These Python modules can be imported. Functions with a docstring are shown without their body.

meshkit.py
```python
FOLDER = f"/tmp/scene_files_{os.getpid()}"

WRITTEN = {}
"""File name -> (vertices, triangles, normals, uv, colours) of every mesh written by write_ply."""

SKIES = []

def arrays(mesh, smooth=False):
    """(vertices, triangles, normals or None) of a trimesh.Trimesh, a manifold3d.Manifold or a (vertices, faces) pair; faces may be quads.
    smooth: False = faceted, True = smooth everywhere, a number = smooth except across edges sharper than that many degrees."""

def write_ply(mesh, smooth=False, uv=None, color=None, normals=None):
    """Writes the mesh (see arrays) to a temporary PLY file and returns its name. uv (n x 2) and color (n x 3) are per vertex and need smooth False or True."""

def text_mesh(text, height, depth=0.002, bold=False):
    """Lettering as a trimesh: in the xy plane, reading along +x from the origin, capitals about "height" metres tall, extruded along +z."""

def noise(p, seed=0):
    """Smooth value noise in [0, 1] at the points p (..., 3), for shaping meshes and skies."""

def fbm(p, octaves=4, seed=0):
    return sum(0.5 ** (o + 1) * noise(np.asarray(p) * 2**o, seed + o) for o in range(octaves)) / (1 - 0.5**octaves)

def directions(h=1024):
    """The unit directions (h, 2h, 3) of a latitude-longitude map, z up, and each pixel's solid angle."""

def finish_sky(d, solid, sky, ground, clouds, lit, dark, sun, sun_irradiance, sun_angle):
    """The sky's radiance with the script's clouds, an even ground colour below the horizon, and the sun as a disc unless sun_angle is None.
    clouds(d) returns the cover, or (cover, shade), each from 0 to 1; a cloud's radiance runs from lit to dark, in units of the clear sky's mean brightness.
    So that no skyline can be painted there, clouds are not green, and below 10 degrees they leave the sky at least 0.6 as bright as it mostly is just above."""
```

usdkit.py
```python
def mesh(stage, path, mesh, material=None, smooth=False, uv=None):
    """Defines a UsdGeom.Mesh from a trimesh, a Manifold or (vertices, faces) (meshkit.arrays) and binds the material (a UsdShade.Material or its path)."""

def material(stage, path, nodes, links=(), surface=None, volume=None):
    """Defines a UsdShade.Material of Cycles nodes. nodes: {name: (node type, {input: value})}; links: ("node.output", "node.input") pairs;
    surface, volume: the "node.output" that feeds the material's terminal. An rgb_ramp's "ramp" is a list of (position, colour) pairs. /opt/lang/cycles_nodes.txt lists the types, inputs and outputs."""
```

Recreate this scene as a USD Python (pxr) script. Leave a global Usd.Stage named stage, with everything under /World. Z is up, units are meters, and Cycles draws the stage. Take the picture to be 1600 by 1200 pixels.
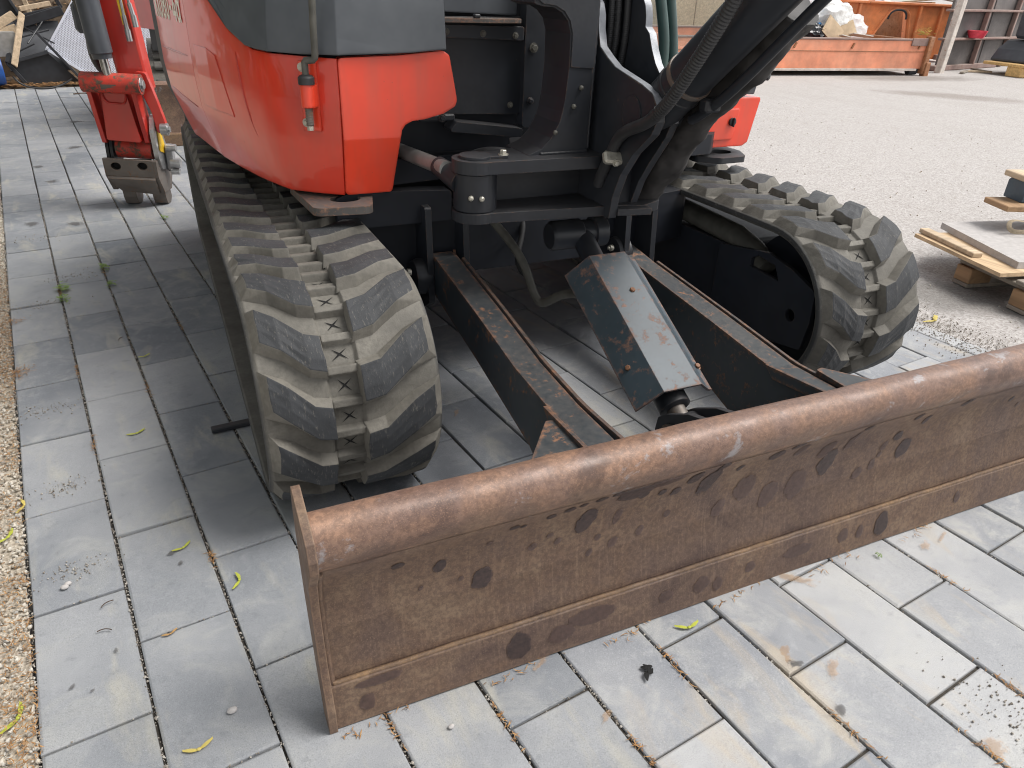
import math, random
import numpy as np
import trimesh
import shapely.geometry as sg
from shapely import affinity
import usdkit, meshkit
from pxr import Usd, UsdGeom, UsdLux, UsdShade, Gf, Sdf, Vt

stage = Usd.Stage.CreateInMemory()
UsdGeom.SetStageUpAxis(stage, UsdGeom.Tokens.z)
UsdGeom.SetStageMetersPerUnit(stage, 1.0)
stage.SetDefaultPrim(UsdGeom.Xform.Define(stage, '/World').GetPrim())
UsdGeom.Scope.Define(stage, '/World/Looks')
rng = np.random.default_rng(7)
random.seed(7)

# ------------------------------------------------------------------ camera
YAW, PITCH, ROLL, FPX = 0.5721, -0.5053, 0.0381, 1154.26
CAM = np.array([0.25994, 0.0, 1.3259])
_f = np.array([math.sin(YAW) * math.cos(PITCH), math.cos(YAW) * math.cos(PITCH), math.sin(PITCH)])
_r = np.array([math.cos(YAW), -math.sin(YAW), 0.0])
_u = np.cross(_r, _f)
_r, _u = math.cos(ROLL) * _r + math.sin(ROLL) * _u, -math.sin(ROLL) * _r + math.cos(ROLL) * _u
cam = UsdGeom.Camera.Define(stage, '/World/camera')
cam.CreateHorizontalApertureAttr(36.0)
cam.CreateVerticalApertureAttr(27.0)
cam.CreateFocalLengthAttr(36.0 * FPX / 1600)
cam.CreateClippingRangeAttr(Gf.Vec2f(0.05, 500))
cam.AddTransformOp().Set(Gf.Matrix4d(*_r, 0, *_u, 0, *(-_f), 0, *CAM, 1))
EXPOSURE = 1.05
cam.CreateExposureAttr(EXPOSURE)

# ------------------------------------------------------------------ sky and sun (bright overcast)
SUN_EL, SUN_AZ = math.radians(58), math.radians(115)     # azimuth from +y towards +x
SKY_STRENGTH, SUN_POWER, SUN_ANGLE = 0.12, 0.40, 30.0
usdkit.material(stage, '/World/Looks/sky_look', {
    'sky': ('sky_texture', {'sky_type': 'single_scattering', 'sun_disc': False, 'sun_elevation': SUN_EL, 'sun_rotation': SUN_AZ, 'aerosol_density': 2.0}),
    'tc': ('texture_coordinate', {}),
    'cloud': ('noise_texture', {'scale': 2.2, 'detail': 5.0, 'roughness': 0.55}),
    'cover': ('rgb_ramp', {'ramp': [(0.25, (0.78,) * 3), (0.7, (0.98,) * 3)]}),
    'bw': ('rgb_to_bw', {}),
    'grey': ('combine_color', {}),
    'white': ('mix_color', {'blend_type': 'multiply', 'fac': 1.0, 'b': (1.16, 1.15, 1.15), 'use_clamp': False}),
    'mix': ('mix_color', {'blend_type': 'mix'}),
    'bg': ('background_shader', {'strength': SKY_STRENGTH})},
    [('tc.generated', 'cloud.vector'), ('cloud.fac', 'cover.fac'), ('sky.color', 'bw.color'),
     ('bw.val', 'grey.r'), ('bw.val', 'grey.g'), ('bw.val', 'grey.b'), ('grey.color', 'white.a'),
     ('cover.color', 'mix.fac'), ('sky.color', 'mix.a'), ('white.result', 'mix.b'), ('mix.result', 'bg.color')], surface='bg.background')
dome = UsdLux.DomeLight.Define(stage, '/World/sky')
dome.CreateIntensityAttr(1.0)
UsdShade.MaterialBindingAPI.Apply(dome.GetPrim()).Bind(UsdShade.Material.Get(stage, '/World/Looks/sky_look'))
dome.GetPrim().SetCustomDataByKey('kind', 'structure')
dome.GetPrim().SetCustomDataByKey('label', 'bright overcast sky')
dome.GetPrim().SetCustomDataByKey('category', 'sky')
sun = UsdLux.DistantLight.Define(stage, '/World/sun')
sun.CreateIntensityAttr(SUN_POWER)
sun.CreateNormalizeAttr(True) if hasattr(sun, 'CreateNormalizeAttr') else sun.GetPrim().CreateAttribute('inputs:normalize', Sdf.ValueTypeNames.Bool).Set(True)
sun.CreateAngleAttr(SUN_ANGLE)
sun.CreateColorAttr(Gf.Vec3f(1.0, 0.965, 0.92))
sun.AddRotateXYZOp().Set(Gf.Vec3f(90 - math.degrees(SUN_EL), 0, 180 - math.degrees(SUN_AZ)))

# ------------------------------------------------------------------ helpers: objects
_used = {}
def numbered(parent, name):
    k = (parent, name)
    n = _used.get(k, -1) + 1
    _used[k] = n
    return name if n == 0 else f'{name}_{n:03d}'
def path_of(p): return '/World' if p is None else str(p.GetPath() if hasattr(p, 'GetPath') else p)
def tag(prim, label=None, category=None, group=None, kind=None):
    prim = prim.GetPrim() if hasattr(prim, 'GetPrim') else prim
    for k, v in (('label', label), ('category', category), ('group', group), ('kind', kind)):
        if v: prim.SetCustomDataByKey(k, v)
    return prim
def thing(name, label, category, loc=(0, 0, 0), rotz=0.0, group=None, parent=None):
    pp = path_of(parent)
    x = UsdGeom.Xform.Define(stage, pp + '/' + numbered(pp, name))
    x.AddTranslateOp().Set(Gf.Vec3d(*map(float, loc)))
    if rotz: x.AddRotateZOp().Set(float(rotz))
    return tag(x, label, category, group)
def obj(name, mesh, mat, parent=None, smooth=False, label=None, category=None, group=None, kind=None, attr=None):
    pp = path_of(parent)
    m = usdkit.mesh(stage, pp + '/' + numbered(pp, name), mesh, mat, smooth=smooth)
    if attr is not None:
        UsdGeom.PrimvarsAPI(m).CreatePrimvar('wear', Sdf.ValueTypeNames.FloatArray, 'vertex').Set(Vt.FloatArray.FromNumpy(np.asarray(attr, np.float32)))
    return tag(m, label, category, group, kind)

# ------------------------------------------------------------------ helpers: shapes
def join(*ms):
    ms = [m for x in ms for m in (x if isinstance(x, (list, tuple)) else [x])]
    return trimesh.util.concatenate(ms)
def poly(pts): 
    p = sg.Polygon(pts)
    return p if p.is_valid else p.buffer(0)
def rpoly(pts, r):
    p = poly(pts)
    return p.buffer(-r, join_style=2).buffer(r, quad_segs=4) if r > 0 else p
def ext(p, h): return trimesh.creation.extrude_polygon(p, h, engine='earcut')
def prism_u(p, u0, u1):
    "polygon (v,z) extruded along u"
    m = ext(p if hasattr(p, 'exterior') else poly(p), u1 - u0)
    x, y, z = m.vertices.T.copy()
    m.vertices = np.stack([z + u0, x, y], 1)
    return m
def prism_v(p, v0, v1):
    "polygon (u,z) extruded along v"
    m = ext(p if hasattr(p, 'exterior') else poly(p), v1 - v0)
    x, y, z = m.vertices.T.copy()
    m.vertices = np.stack([x, v1 - z, y], 1)
    return m
def prism_z(p, z0, z1):
    m = ext(p if hasattr(p, 'exterior') else poly(p), z1 - z0)
    m.apply_translation([0, 0, z0])
    return m
def box(c, s, rot=None, ch=0.0):
    s = np.asarray(s, float)
    if ch > 0:
        h = s / 2
        ch = min(ch, h.min() * 0.6)
        pts = []
        for sx in (-1, 1):
            for sy in (-1, 1):
                for sz in (-1, 1):
                    q = np.array([sx, sy, sz]) * h
                    for k in range(3):
                        w = q - np.array([sx, sy, sz]) * ch
                        w[k] = q[k]
                        pts.append(w)
        m = trimesh.convex.convex_hull(np.array(pts))
    else:
        m = trimesh.creation.box(s)
    if rot is not None: m.apply_transform(rot)
    m.apply_translation(c)
    return m
def rz(deg): return trimesh.transformations.rotation_matrix(math.radians(deg), [0, 0, 1])
def rx(deg): return trimesh.transformations.rotation_matrix(math.radians(deg), [1, 0, 0])
def ry(deg): return trimesh.transformations.rotation_matrix(math.radians(deg), [0, 1, 0])
def frame_to(p0, p1):
    p0, p1 = np.asarray(p0, float), np.asarray(p1, float)
    d = p1 - p0; L = np.linalg.norm(d); d = d / L
    a = np.cross(d, [0, 0, 1.0])
    if np.linalg.norm(a) < 1e-3: a = np.array([1.0, 0, 0])
    a /= np.linalg.norm(a); b = np.cross(d, a)
    return d, a, b, L
def cyl(p0, p1, r, n=20, r1=None):
    "closed cylinder or cone between two points"
    d, a, b, L = frame_to(p0, p1)
    r1 = r if r1 is None else r1
    return lathe([(0, 0), (0, r), (L, r1), (L, 0)], p0, d, n)
def lathe(prof, origin, axis, n=24):
    "prof: (along, radius) pairs"
    d, a, b, _ = frame_to(origin, np.asarray(origin, float) + np.asarray(axis, float))
    th = np.linspace(0, 2 * np.pi, n, endpoint=False)
    rings, faces = [], []
    for t, r in prof:
        rings.append(np.asarray(origin) + d * t + (np.cos(th)[:, None] * a + np.sin(th)[:, None] * b) * max(r, 1e-5))
    v = np.vstack(rings)
    for i in range(len(prof) - 1):
        for k in range(n):
            k2 = (k + 1) % n
            A, B, Cc, D = i * n + k, i * n + k2, (i + 1) * n + k2, (i + 1) * n + k
            faces += [[A, B, Cc], [A, Cc, D]]
    m = trimesh.Trimesh(v, faces, process=False)
    if m.volume < 0: m.invert()
    return m
def spline(pts, n=60):
    from scipy.interpolate import CubicSpline
    pts = np.asarray(pts, float)
    t = np.r_[0, np.cumsum(np.linalg.norm(np.diff(pts, axis=0), axis=1))]
    return CubicSpline(t, pts)(np.linspace(0, t[-1], n))
def tube(pts, r, n=12, smooth_n=0, caps=True, rfun=None, sx=1.0):
    pts = spline(pts, smooth_n) if smooth_n else np.asarray(pts, float)
    k = len(pts)
    tan = np.gradient(pts, axis=0); tan /= np.linalg.norm(tan, axis=1, keepdims=True)
    a = np.cross(tan[0], [0, 0, 1.0])
    if np.linalg.norm(a) < 1e-3: a = np.array([1.0, 0, 0])
    a /= np.linalg.norm(a)
    th = np.linspace(0, 2 * np.pi, n, endpoint=False)
    vs = []
    for i in range(k):
        a = a - tan[i] * (a @ tan[i]); a /= np.linalg.norm(a)
        b = np.cross(tan[i], a)
        rr = r if rfun is None else r * rfun(i / (k - 1), th)
        vs.append(pts[i] + (np.cos(th) * rr * sx)[:, None] * a + (np.sin(th) * rr)[:, None] * b)
    v = np.vstack(vs); f = []
    for i in range(k - 1):
        for j in range(n):
            j2 = (j + 1) % n
            f += [[i * n + j, i * n + j2, (i + 1) * n + j2], [i * n + j, (i + 1) * n + j2, (i + 1) * n + j]]
    if caps:
        v = np.vstack([v, pts[0], pts[-1]])
        for j in range(n):
            j2 = (j + 1) % n
            f += [[k * n, j2, j], [k * n + 1, (k - 1) * n + j, (k - 1) * n + j2]]
    m = trimesh.Trimesh(v, f, process=False)
    if m.volume < 0: m.invert()
    return m
def corrugated(pts, r, pitch=0.006, n=12):
    L = np.linalg.norm(np.diff(spline(pts, 80), axis=0), axis=1).sum()
    k = int(L / pitch * 4)
    return tube(pts, r, n, k, rfun=lambda t, th: 1.0 - 0.11 * (0.5 + 0.5 * math.cos(2 * math.pi * t * L / pitch)))
def shell(grid, th, flip=False):
    "closed slab: grid (rows, cols, 3) is its outer skin"
    g = np.asarray(grid, float); R, Cc = g.shape[:2]
    du = np.gradient(g, axis=1); dv = np.gradient(g, axis=0)
    nrm = np.cross(du, dv); nrm /= np.maximum(np.linalg.norm(nrm, axis=2, keepdims=True), 1e-9)
    if flip: nrm = -nrm
    v = np.vstack([g.reshape(-1, 3), (g - nrm * th).reshape(-1, 3)])
    N = R * Cc; f = []
    idx = lambda i, j, o=0: i * Cc + j + o
    for i in range(R - 1):
        for j in range(Cc - 1):
            a, b, c, d = idx(i, j), idx(i, j + 1), idx(i + 1, j + 1), idx(i + 1, j)
            f += [[a, b, c], [a, c, d], [a + N, c + N, b + N], [a + N, d + N, c + N]]
    edge = [idx(0, j) for j in range(Cc)] + [idx(i, Cc - 1) for i in range(1, R)] + [idx(R - 1, j) for j in range(Cc - 2, -1, -1)] + [idx(i, 0) for i in range(R - 2, 0, -1)]
    for a, b in zip(edge, edge[1:] + edge[:1]):
        f += [[a, a + N, b + N], [a, b + N, b]]
    m = trimesh.Trimesh(v, f, process=False)
    if m.volume < 0: m.invert()
    return m
def hexbolt(p, axis, r=0.012, h=0.009, washer=True):
    d = np.asarray(axis, float); d /= np.linalg.norm(d); p = np.asarray(p, float)
    out = [lathe([(0, 0), (0, r), (h * .85, r), (h, r * .85), (h, 0)], p + d * (0.003 if washer else 0), d, 6)]
    if washer: out.append(lathe([(0, 0), (0, r * 1.5), (0.003, r * 1.45), (0.003, 0)], p, d, 16))
    return join(out)
def split_at(m, axis, val):
    "cuts a mesh along a plane so that a crease can run there"
    n = np.zeros(3); n[axis] = 1; o = np.zeros(3); o[axis] = val
    return join(trimesh.intersections.slice_mesh_plane(m, n, o), trimesh.intersections.slice_mesh_plane(m, -n, o))
def blob(c, s, seed, sub=3, amp=0.25, freq=2.0):
    m = trimesh.creation.icosphere(subdivisions=sub)
    v = m.vertices
    m.vertices = v * (1 + amp * (meshkit.fbm(v * freq + seed * 7.3, 4, seed) - 0.5)[:, None] * 2) * np.asarray(s) + np.asarray(c)
    return m

# ------------------------------------------------------------------ helpers: materials
class Mat:
    def __init__(s, name): s.name, s.n, s.l = name, {}, []
    def __call__(s, kind, **inp):
        key = f'{kind}_{len(s.n)}'
        plain = {}
        for k, v in inp.items():
            if isinstance(v, str) and '.' in v and v.split('.')[0] in s.n: s.l.append((v, f'{key}.{k}'))
            else: plain[k] = v
        s.n[key] = (kind, plain)
        return key
    def noise(s, vec, scale, detail=4.0, rough=0.55, dist=0.0): return s('noise_texture', vector=vec, scale=scale, detail=detail, roughness=rough, distortion=dist) + '.fac'
    def ramp(s, fac, *stops): return s('rgb_ramp', fac=fac, ramp=[(p, c if np.ndim(c) else (c,) * 3) for p, c in stops]) + '.color'
    def mix(s, fac, a, b, mode='mix'): return s('mix_color', blend_type=mode, fac=fac, a=a, b=b) + '.result'
    def math(s, t, a, b=0.5, clamp=False): return s('math', math_type=t, value1=a, value2=b, use_clamp=clamp) + '.value'
    def pos(s): return s('geometry') + '.position'
    def objpos(s): return s('texture_coordinate') + '.object'
    def scaled(s, vec, sc): return s('mapping', vector=vec, scale=sc) + '.vector'
    def bump(s, h, strength=0.3, dist=0.002, normal=None):
        kw = dict(height=h, strength=strength, distance=dist)
        if normal: kw['normal'] = normal
        return s('bump', **kw) + '.normal'
    def bevel(s, r): return s('bevel', radius=r, samples=4) + '.bevel'
    def edge(s, r):
        "1 on sharp edges, 0 on flats"
        d = s('vector_math', math_type='dot_product', vector1=s.bevel(r), vector2=s('geometry') + '.normal') + '.value'
        return s.math('subtract', 1.0, d, True)
    def done(s, **p):
        k = s('principled_bsdf', **p)
        return usdkit.material(stage, '/World/Looks/' + s.name, s.n, s.l, surface=k + '.BSDF')

def painted(name, base, rough=0.4, rust=(0.20, 0.09, 0.045), wear=0.35, dust=0.35, dustcol=(0.16, 0.145, 0.125), scale=9.0, edge_r=0.008, coat=0.0, metallic=0.0, bump=0.25, spec=0.5, updust=1.0):
    "painted steel: mottled paint, dust in patches, rust showing on worn edges and in scuffs"
    g = Mat(name); P = g.pos()
    n1 = g.noise(P, scale, 6.0, 0.62); n2 = g.noise(P, scale * 9, 5.0, 0.65); n3 = g.noise(P, scale * 0.35, 3.0)
    col = g.mix(g.ramp(n1, (0.3, 0.0), (0.7, 1.0)), tuple(np.array(base) * 0.75), tuple(np.minimum(np.array(base) * 1.25, 1)))
    dm = g.math('multiply', g.ramp(n3, (0.35, 0.0), (0.75, 1.0)), g.math('multiply', g.ramp(n2, (0.3, 0.3), (0.7, 1.0)), dust))
    nz = g('separate_xyz', vector=g('geometry') + '.normal') + '.z'
    dm = g.math('add', dm, g.math('multiply', g.ramp(nz, (0.55, 0.0), (0.95, 1.0)), g.math('multiply', g.ramp(n2, (0.3, 0.2), (0.65, 1.0)), dust * updust)), True)
    col = g.mix(dm, col, dustcol)
    e = g.math('multiply', g.edge(edge_r), 3.0, True)
    n5 = g.noise(P, scale * 2.3, 6.0, 0.7, 0.5)
    wm = g.math('add', g.math('multiply', n5, 0.6), g.math('multiply', n2, 0.4))
    wm = g.math('add', wm, g.math('multiply', e, 0.17))
    wm = g.math('add', wm, wear)
    rm = g.ramp(wm, (0.555, 0.0), (0.60, 0.55), (0.66, 1.0))
    rcol = g.mix(g.ramp(n2, (0.3, 0.0), (0.7, 1.0)), tuple(np.array(rust) * 0.55), tuple(np.array(rust) * 1.5))
    col = g.mix(rm, col, rcol)
    rr = g.mix(g.math('maximum', rm, dm), (rough,) * 3, (0.85,) * 3)
    nb = g.bump(g.mix(rm, g.math('multiply', n2, 0.4), n2), bump, 0.002, g.bevel(0.003))
    return g.done(base_color=col, roughness=g('rgb_to_bw', color=rr) + '.val', normal=nb, metallic=metallic, coat_weight=coat, coat_roughness=0.12, specular_ior_level=spec)

def plain(name, base, rough=0.6, var=0.25, scale=20.0, bump=0.2, metallic=0.0, **kw):
    g = Mat(name); P = g.pos()
    n1 = g.noise(P, scale, 5.0); n2 = g.noise(P, scale * 8, 4.0, 0.6)
    b = np.array(base)
    col = g.mix(g.ramp(n1, (0.3, 0.0), (0.7, 1.0)), tuple(b * (1 - var)), tuple(np.minimum(b * (1 + var), 1)))
    col = g.mix(g.math('multiply', g.ramp(n2, (0.45, 0.0), (0.8, 1.0)), 0.35), col, tuple(b * 0.55))
    return g.done(base_color=col, roughness=rough, metallic=metallic, normal=g.bump(n2, bump, 0.002), **kw)

def make_wood(name, base, grain_axis, scale=6.0, rough=0.75, var=0.35):
    g = Mat(name); P = g.objpos()
    sc = [26.0] * 3; sc[grain_axis] = 1.6
    n1 = g.noise(g.scaled(P, tuple(np.array(sc) * scale / 6)), 1.0, 6.0, 0.6, 0.6); n2 = g.noise(P, 3.0, 3.0)
    b = np.array(base)
    col = g.mix(g.ramp(n1, (0.3, 0.0), (0.7, 1.0)), tuple(b * (1 - var)), tuple(np.minimum(b * (1 + var * .6), 1)))
    col = g.mix(g.math('multiply', g.ramp(n2, (0.5, 0.0), (0.75, 1.0)), 0.5), col, tuple(b * 0.6))
    return g.done(base_color=col, roughness=rough, normal=g.bump(n1, 0.35, 0.002))

black_steel = painted('black_steel', (0.012, 0.014, 0.018), 0.42, (0.10, 0.06, 0.04), -0.09, 0.30, (0.070, 0.066, 0.063), bump=0.3, spec=0.42)
dark_frame = painted('dark_frame', (0.009, 0.011, 0.016), 0.5, (0.10, 0.06, 0.04), -0.12, 0.25, (0.035, 0.032, 0.029), spec=0.35)
arm_steel = painted('arm_steel', (0.019, 0.027, 0.033), 0.45, (0.165, 0.08, 0.043), 0.0, 0.30, (0.12, 0.11, 0.10), scale=7.0, edge_r=0.022)
cover_steel = painted('cover_steel', (0.030, 0.046, 0.058), 0.46, (0.155, 0.082, 0.055), 0.012, 0.25, (0.18, 0.17, 0.16), scale=5.0, edge_r=0.014, spec=0.5, updust=0.2)
lifting_steel = painted('lifting_steel', (0.07, 0.065, 0.06), 0.5, (0.16, 0.09, 0.06), 0.05, 0.4, (0.14, 0.12, 0.105))
grey_steel = painted('grey_steel', (0.115, 0.098, 0.085), 0.42, (0.16, 0.09, 0.055), 0.0, 0.3, (0.2, 0.18, 0.16), metallic=0.3)
bright_steel = plain('bright_steel', (0.42, 0.42, 0.42), 0.32, 0.2, 30, 0.15, metallic=0.85)
rod_steel = plain('rod_steel', (0.21, 0.205, 0.195), 0.42, 0.3, 14, 0.2, metallic=0.45)
chrome = plain('chrome', (0.45, 0.44, 0.42), 0.25, 0.25, 25, 0.1, metallic=0.9)
worn_edge = plain('worn_edge', (0.22, 0.23, 0.25), 0.45, 0.2, 30, 0.3, metallic=0.25)
zinc = plain('zinc', (0.42, 0.40, 0.34), 0.4, 0.25, 60, 0.3, metallic=0.6)
hose_rubber = plain('hose_rubber', (0.022, 0.022, 0.023), 0.5, 0.3, 20, 0.2)
hose_dusty = plain('hose_dusty', (0.075, 0.072, 0.060), 0.65, 0.35, 20, 0.3)
canvas = plain('canvas', (0.020, 0.018, 0.017), 0.6, 0.35, 14, 0.4)
black_hole = plain('black_hole', (0.006, 0.006, 0.006), 0.9, 0.2)
grey_cover = None

def red_paint(name, base, rough=0.36, dirt=0.40, coat=0.5):
    g = Mat(name); P = g.pos()
    n1 = g.noise(P, 5.0, 5.0, 0.6); n2 = g.noise(P, 60.0, 4.0, 0.6); n3 = g.noise(g.scaled(P, (14.0, 14.0, 2.0)), 1.0, 4.0)
    b = np.array(base)
    col = g.mix(g.ramp(n1, (0.3, 0.0), (0.7, 1.0)), tuple(b * 0.9), tuple(np.minimum(b * 1.08, 1)))
    dm = g.math('multiply', g.ramp(n3, (0.45, 0.0), (0.85, 1.0)), dirt)
    col = g.mix(dm, col, (0.23, 0.10, 0.07))
    col = g.mix(g.ramp(n2, (0.70, 0.0), (0.76, 0.5)), col, (0.08, 0.05, 0.04))
    rg = g('rgb_to_bw', color=g.mix(g.math('add', dm, g.math('multiply', n1, 0.25)), (rough,) * 3, (0.6,) * 3)) + '.val'
    return g.done(base_color=col, roughness=rg, normal=g.bump(n1, 0.05, 0.004, g.bevel(0.010)), coat_weight=coat, coat_roughness=0.06)
red = red_paint('red_paint', (0.69, 0.050, 0.018))
red_side = red_paint('red_side', (0.54, 0.032, 0.013), 0.30, 0.30, 0.6)  # same red, darkened: the dim tree reflections are put into the base colour
red_arm = red_paint('red_arm', (0.50, 0.026, 0.016), 0.34, 0.35)

muddy_red = painted('muddy_red', (0.48, 0.036, 0.020), 0.5, (0.075, 0.062, 0.042), 0.07, 0.2, scale=7.0)

def cover_mat():
    g = Mat('grey_cover'); P = g.pos()
    n1 = g.noise(P, 6.0, 5.0, 0.6); n2 = g.noise(P, 260.0, 3.0)
    col = g.mix(g.ramp(n1, (0.3, 0.0), (0.75, 1.0)), (0.052, 0.058, 0.066), (0.088, 0.096, 0.105))
    return g.done(base_color=col, roughness=0.5, normal=g.bump(n2, 0.08, 0.001, g.bevel(0.008)))
grey_cover = cover_mat()
rubber_strip = plain('rubber_strip', (0.028, 0.028, 0.029), 0.6, 0.2, 12, 0.15)

def rust_mat(name, dark, mid, light, streak=True, rough=0.68, patch=None, lower=None):
    g = Mat(name); P = g.pos(); O = g.objpos()
    n1 = g.noise(P, 3.2, 7.0, 0.68, 0.6); n2 = g.noise(P, 90.0, 5.0, 0.7); n3 = g.noise(g.scaled(O, (150.0, 8.0, 6.0)), 1.0, 4.0, 0.6); n4 = g.noise(P, 14.0, 6.0, 0.65)
    n5 = g.noise(P, 380.0, 3.0, 0.6)
    col = g.ramp(n1, (0.34, dark), (0.47, mid), (0.56, tuple(np.array(mid) * [1.05, 1.0, 0.9])), (0.66, light))
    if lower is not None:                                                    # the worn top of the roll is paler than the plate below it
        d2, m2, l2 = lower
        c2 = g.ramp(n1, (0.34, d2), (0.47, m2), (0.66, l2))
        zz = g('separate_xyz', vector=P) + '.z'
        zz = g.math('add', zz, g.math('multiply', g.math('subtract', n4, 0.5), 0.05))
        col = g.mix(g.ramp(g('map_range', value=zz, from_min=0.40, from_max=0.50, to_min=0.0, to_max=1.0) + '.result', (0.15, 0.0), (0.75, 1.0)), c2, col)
    col = g.mix(g.math('multiply', g.ramp(n4, (0.5, 0.0), (0.7, 1.0)), 0.55), col, light)
    col = g.mix(g.math('multiply', g.ramp(n3, (0.52, 0.0), (0.72, 1.0)), 0.30 if streak else 0.0), col, tuple(np.array(light) * 1.35))
    col = g.mix(g.math('multiply', g.ramp(n2, (0.42, 1.0), (0.58, 0.0)), 0.45), col, tuple(np.array(dark) * 0.7))
    col = g.mix(g.math('multiply', g.ramp(n5, (0.55, 0.0), (0.75, 1.0)), 0.45), col, tuple(np.array(light) * 1.6))
    if patch is not None:
        n6 = g.noise(P, 11.0, 6.0, 0.7, 0.3)
        col = g.mix(g.math('multiply', g.ramp(n6, (0.60, 0.0), (0.66, 1.0)), 0.6), col, patch)
        n7 = g.noise(P, 7.0, 6.0, 0.7, 0.4)
        col = g.mix(g.math('multiply', g.ramp(n7, (0.34, 1.0), (0.42, 0.0)), 0.55), col, tuple(np.array(dark) * 0.55))
    e = g.math('multiply', g.edge(0.006), 2.5, True)
    col = g.mix(g.math('multiply', e, 0.6), col, tuple(np.minimum(np.array(light) * 1.8, 0.6)))
    h = g.math('add', g.math('multiply', n2, 0.6), g.math('multiply', n4, 0.8))
    return g.done(base_color=col, roughness=g('rgb_to_bw', color=g.ramp(n4, (0.3, rough - 0.14), (0.7, rough + 0.14))) + '.val', normal=g.bump(h, 0.35, 0.003, g.bevel(0.003)), metallic=0.12)
blade_rust = rust_mat('blade_rust', (0.064, 0.039, 0.033), (0.122, 0.078, 0.057), (0.190, 0.128, 0.084))
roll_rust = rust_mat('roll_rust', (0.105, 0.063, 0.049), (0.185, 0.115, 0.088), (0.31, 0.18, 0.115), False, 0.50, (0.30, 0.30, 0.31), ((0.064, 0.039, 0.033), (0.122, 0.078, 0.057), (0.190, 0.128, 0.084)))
weld_rust = rust_mat('weld_rust', (0.085, 0.055, 0.040), (0.16, 0.105, 0.068), (0.25, 0.155, 0.08), False)
bolt_rust = rust_mat('bolt_rust', (0.10, 0.05, 0.03), (0.16, 0.075, 0.04), (0.24, 0.11, 0.05), False)
def oil_mat(name, c0, c1, alpha):
    g = Mat(name); P = g.pos(); n2 = g.noise(P, 110.0, 5.0, 0.65); n1 = g.noise(P, 45.0, 4.0, 0.6)
    p = g('principled_bsdf', base_color=g.ramp(n2, (0.35, c0), (0.7, c1)), roughness=0.5, normal=g.bump(n2, 0.3, 0.002)); t = g('transparent_bsdf')
    w = g('attribute', attribute='wear') + '.fac'
    a = g.math('multiply', g.ramp(g.math('add', w, g.math('multiply', g.math('subtract', n1, 0.5), 0.9)), (0.12, 0.0), (0.26, 1.0)), alpha)
    m = g('mix_closure', fac=a, closure1=t + '.BSDF', closure2=p + '.BSDF')
    return usdkit.material(stage, '/World/Looks/' + name, g.n, g.l, surface=m + '.closure')
oil = oil_mat('oil', (0.018, 0.011, 0.010), (0.048, 0.029, 0.025), 0.97)
oil_thin = oil_mat('oil_thin', (0.034, 0.020, 0.017), (0.070, 0.042, 0.034), 0.7)

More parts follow.
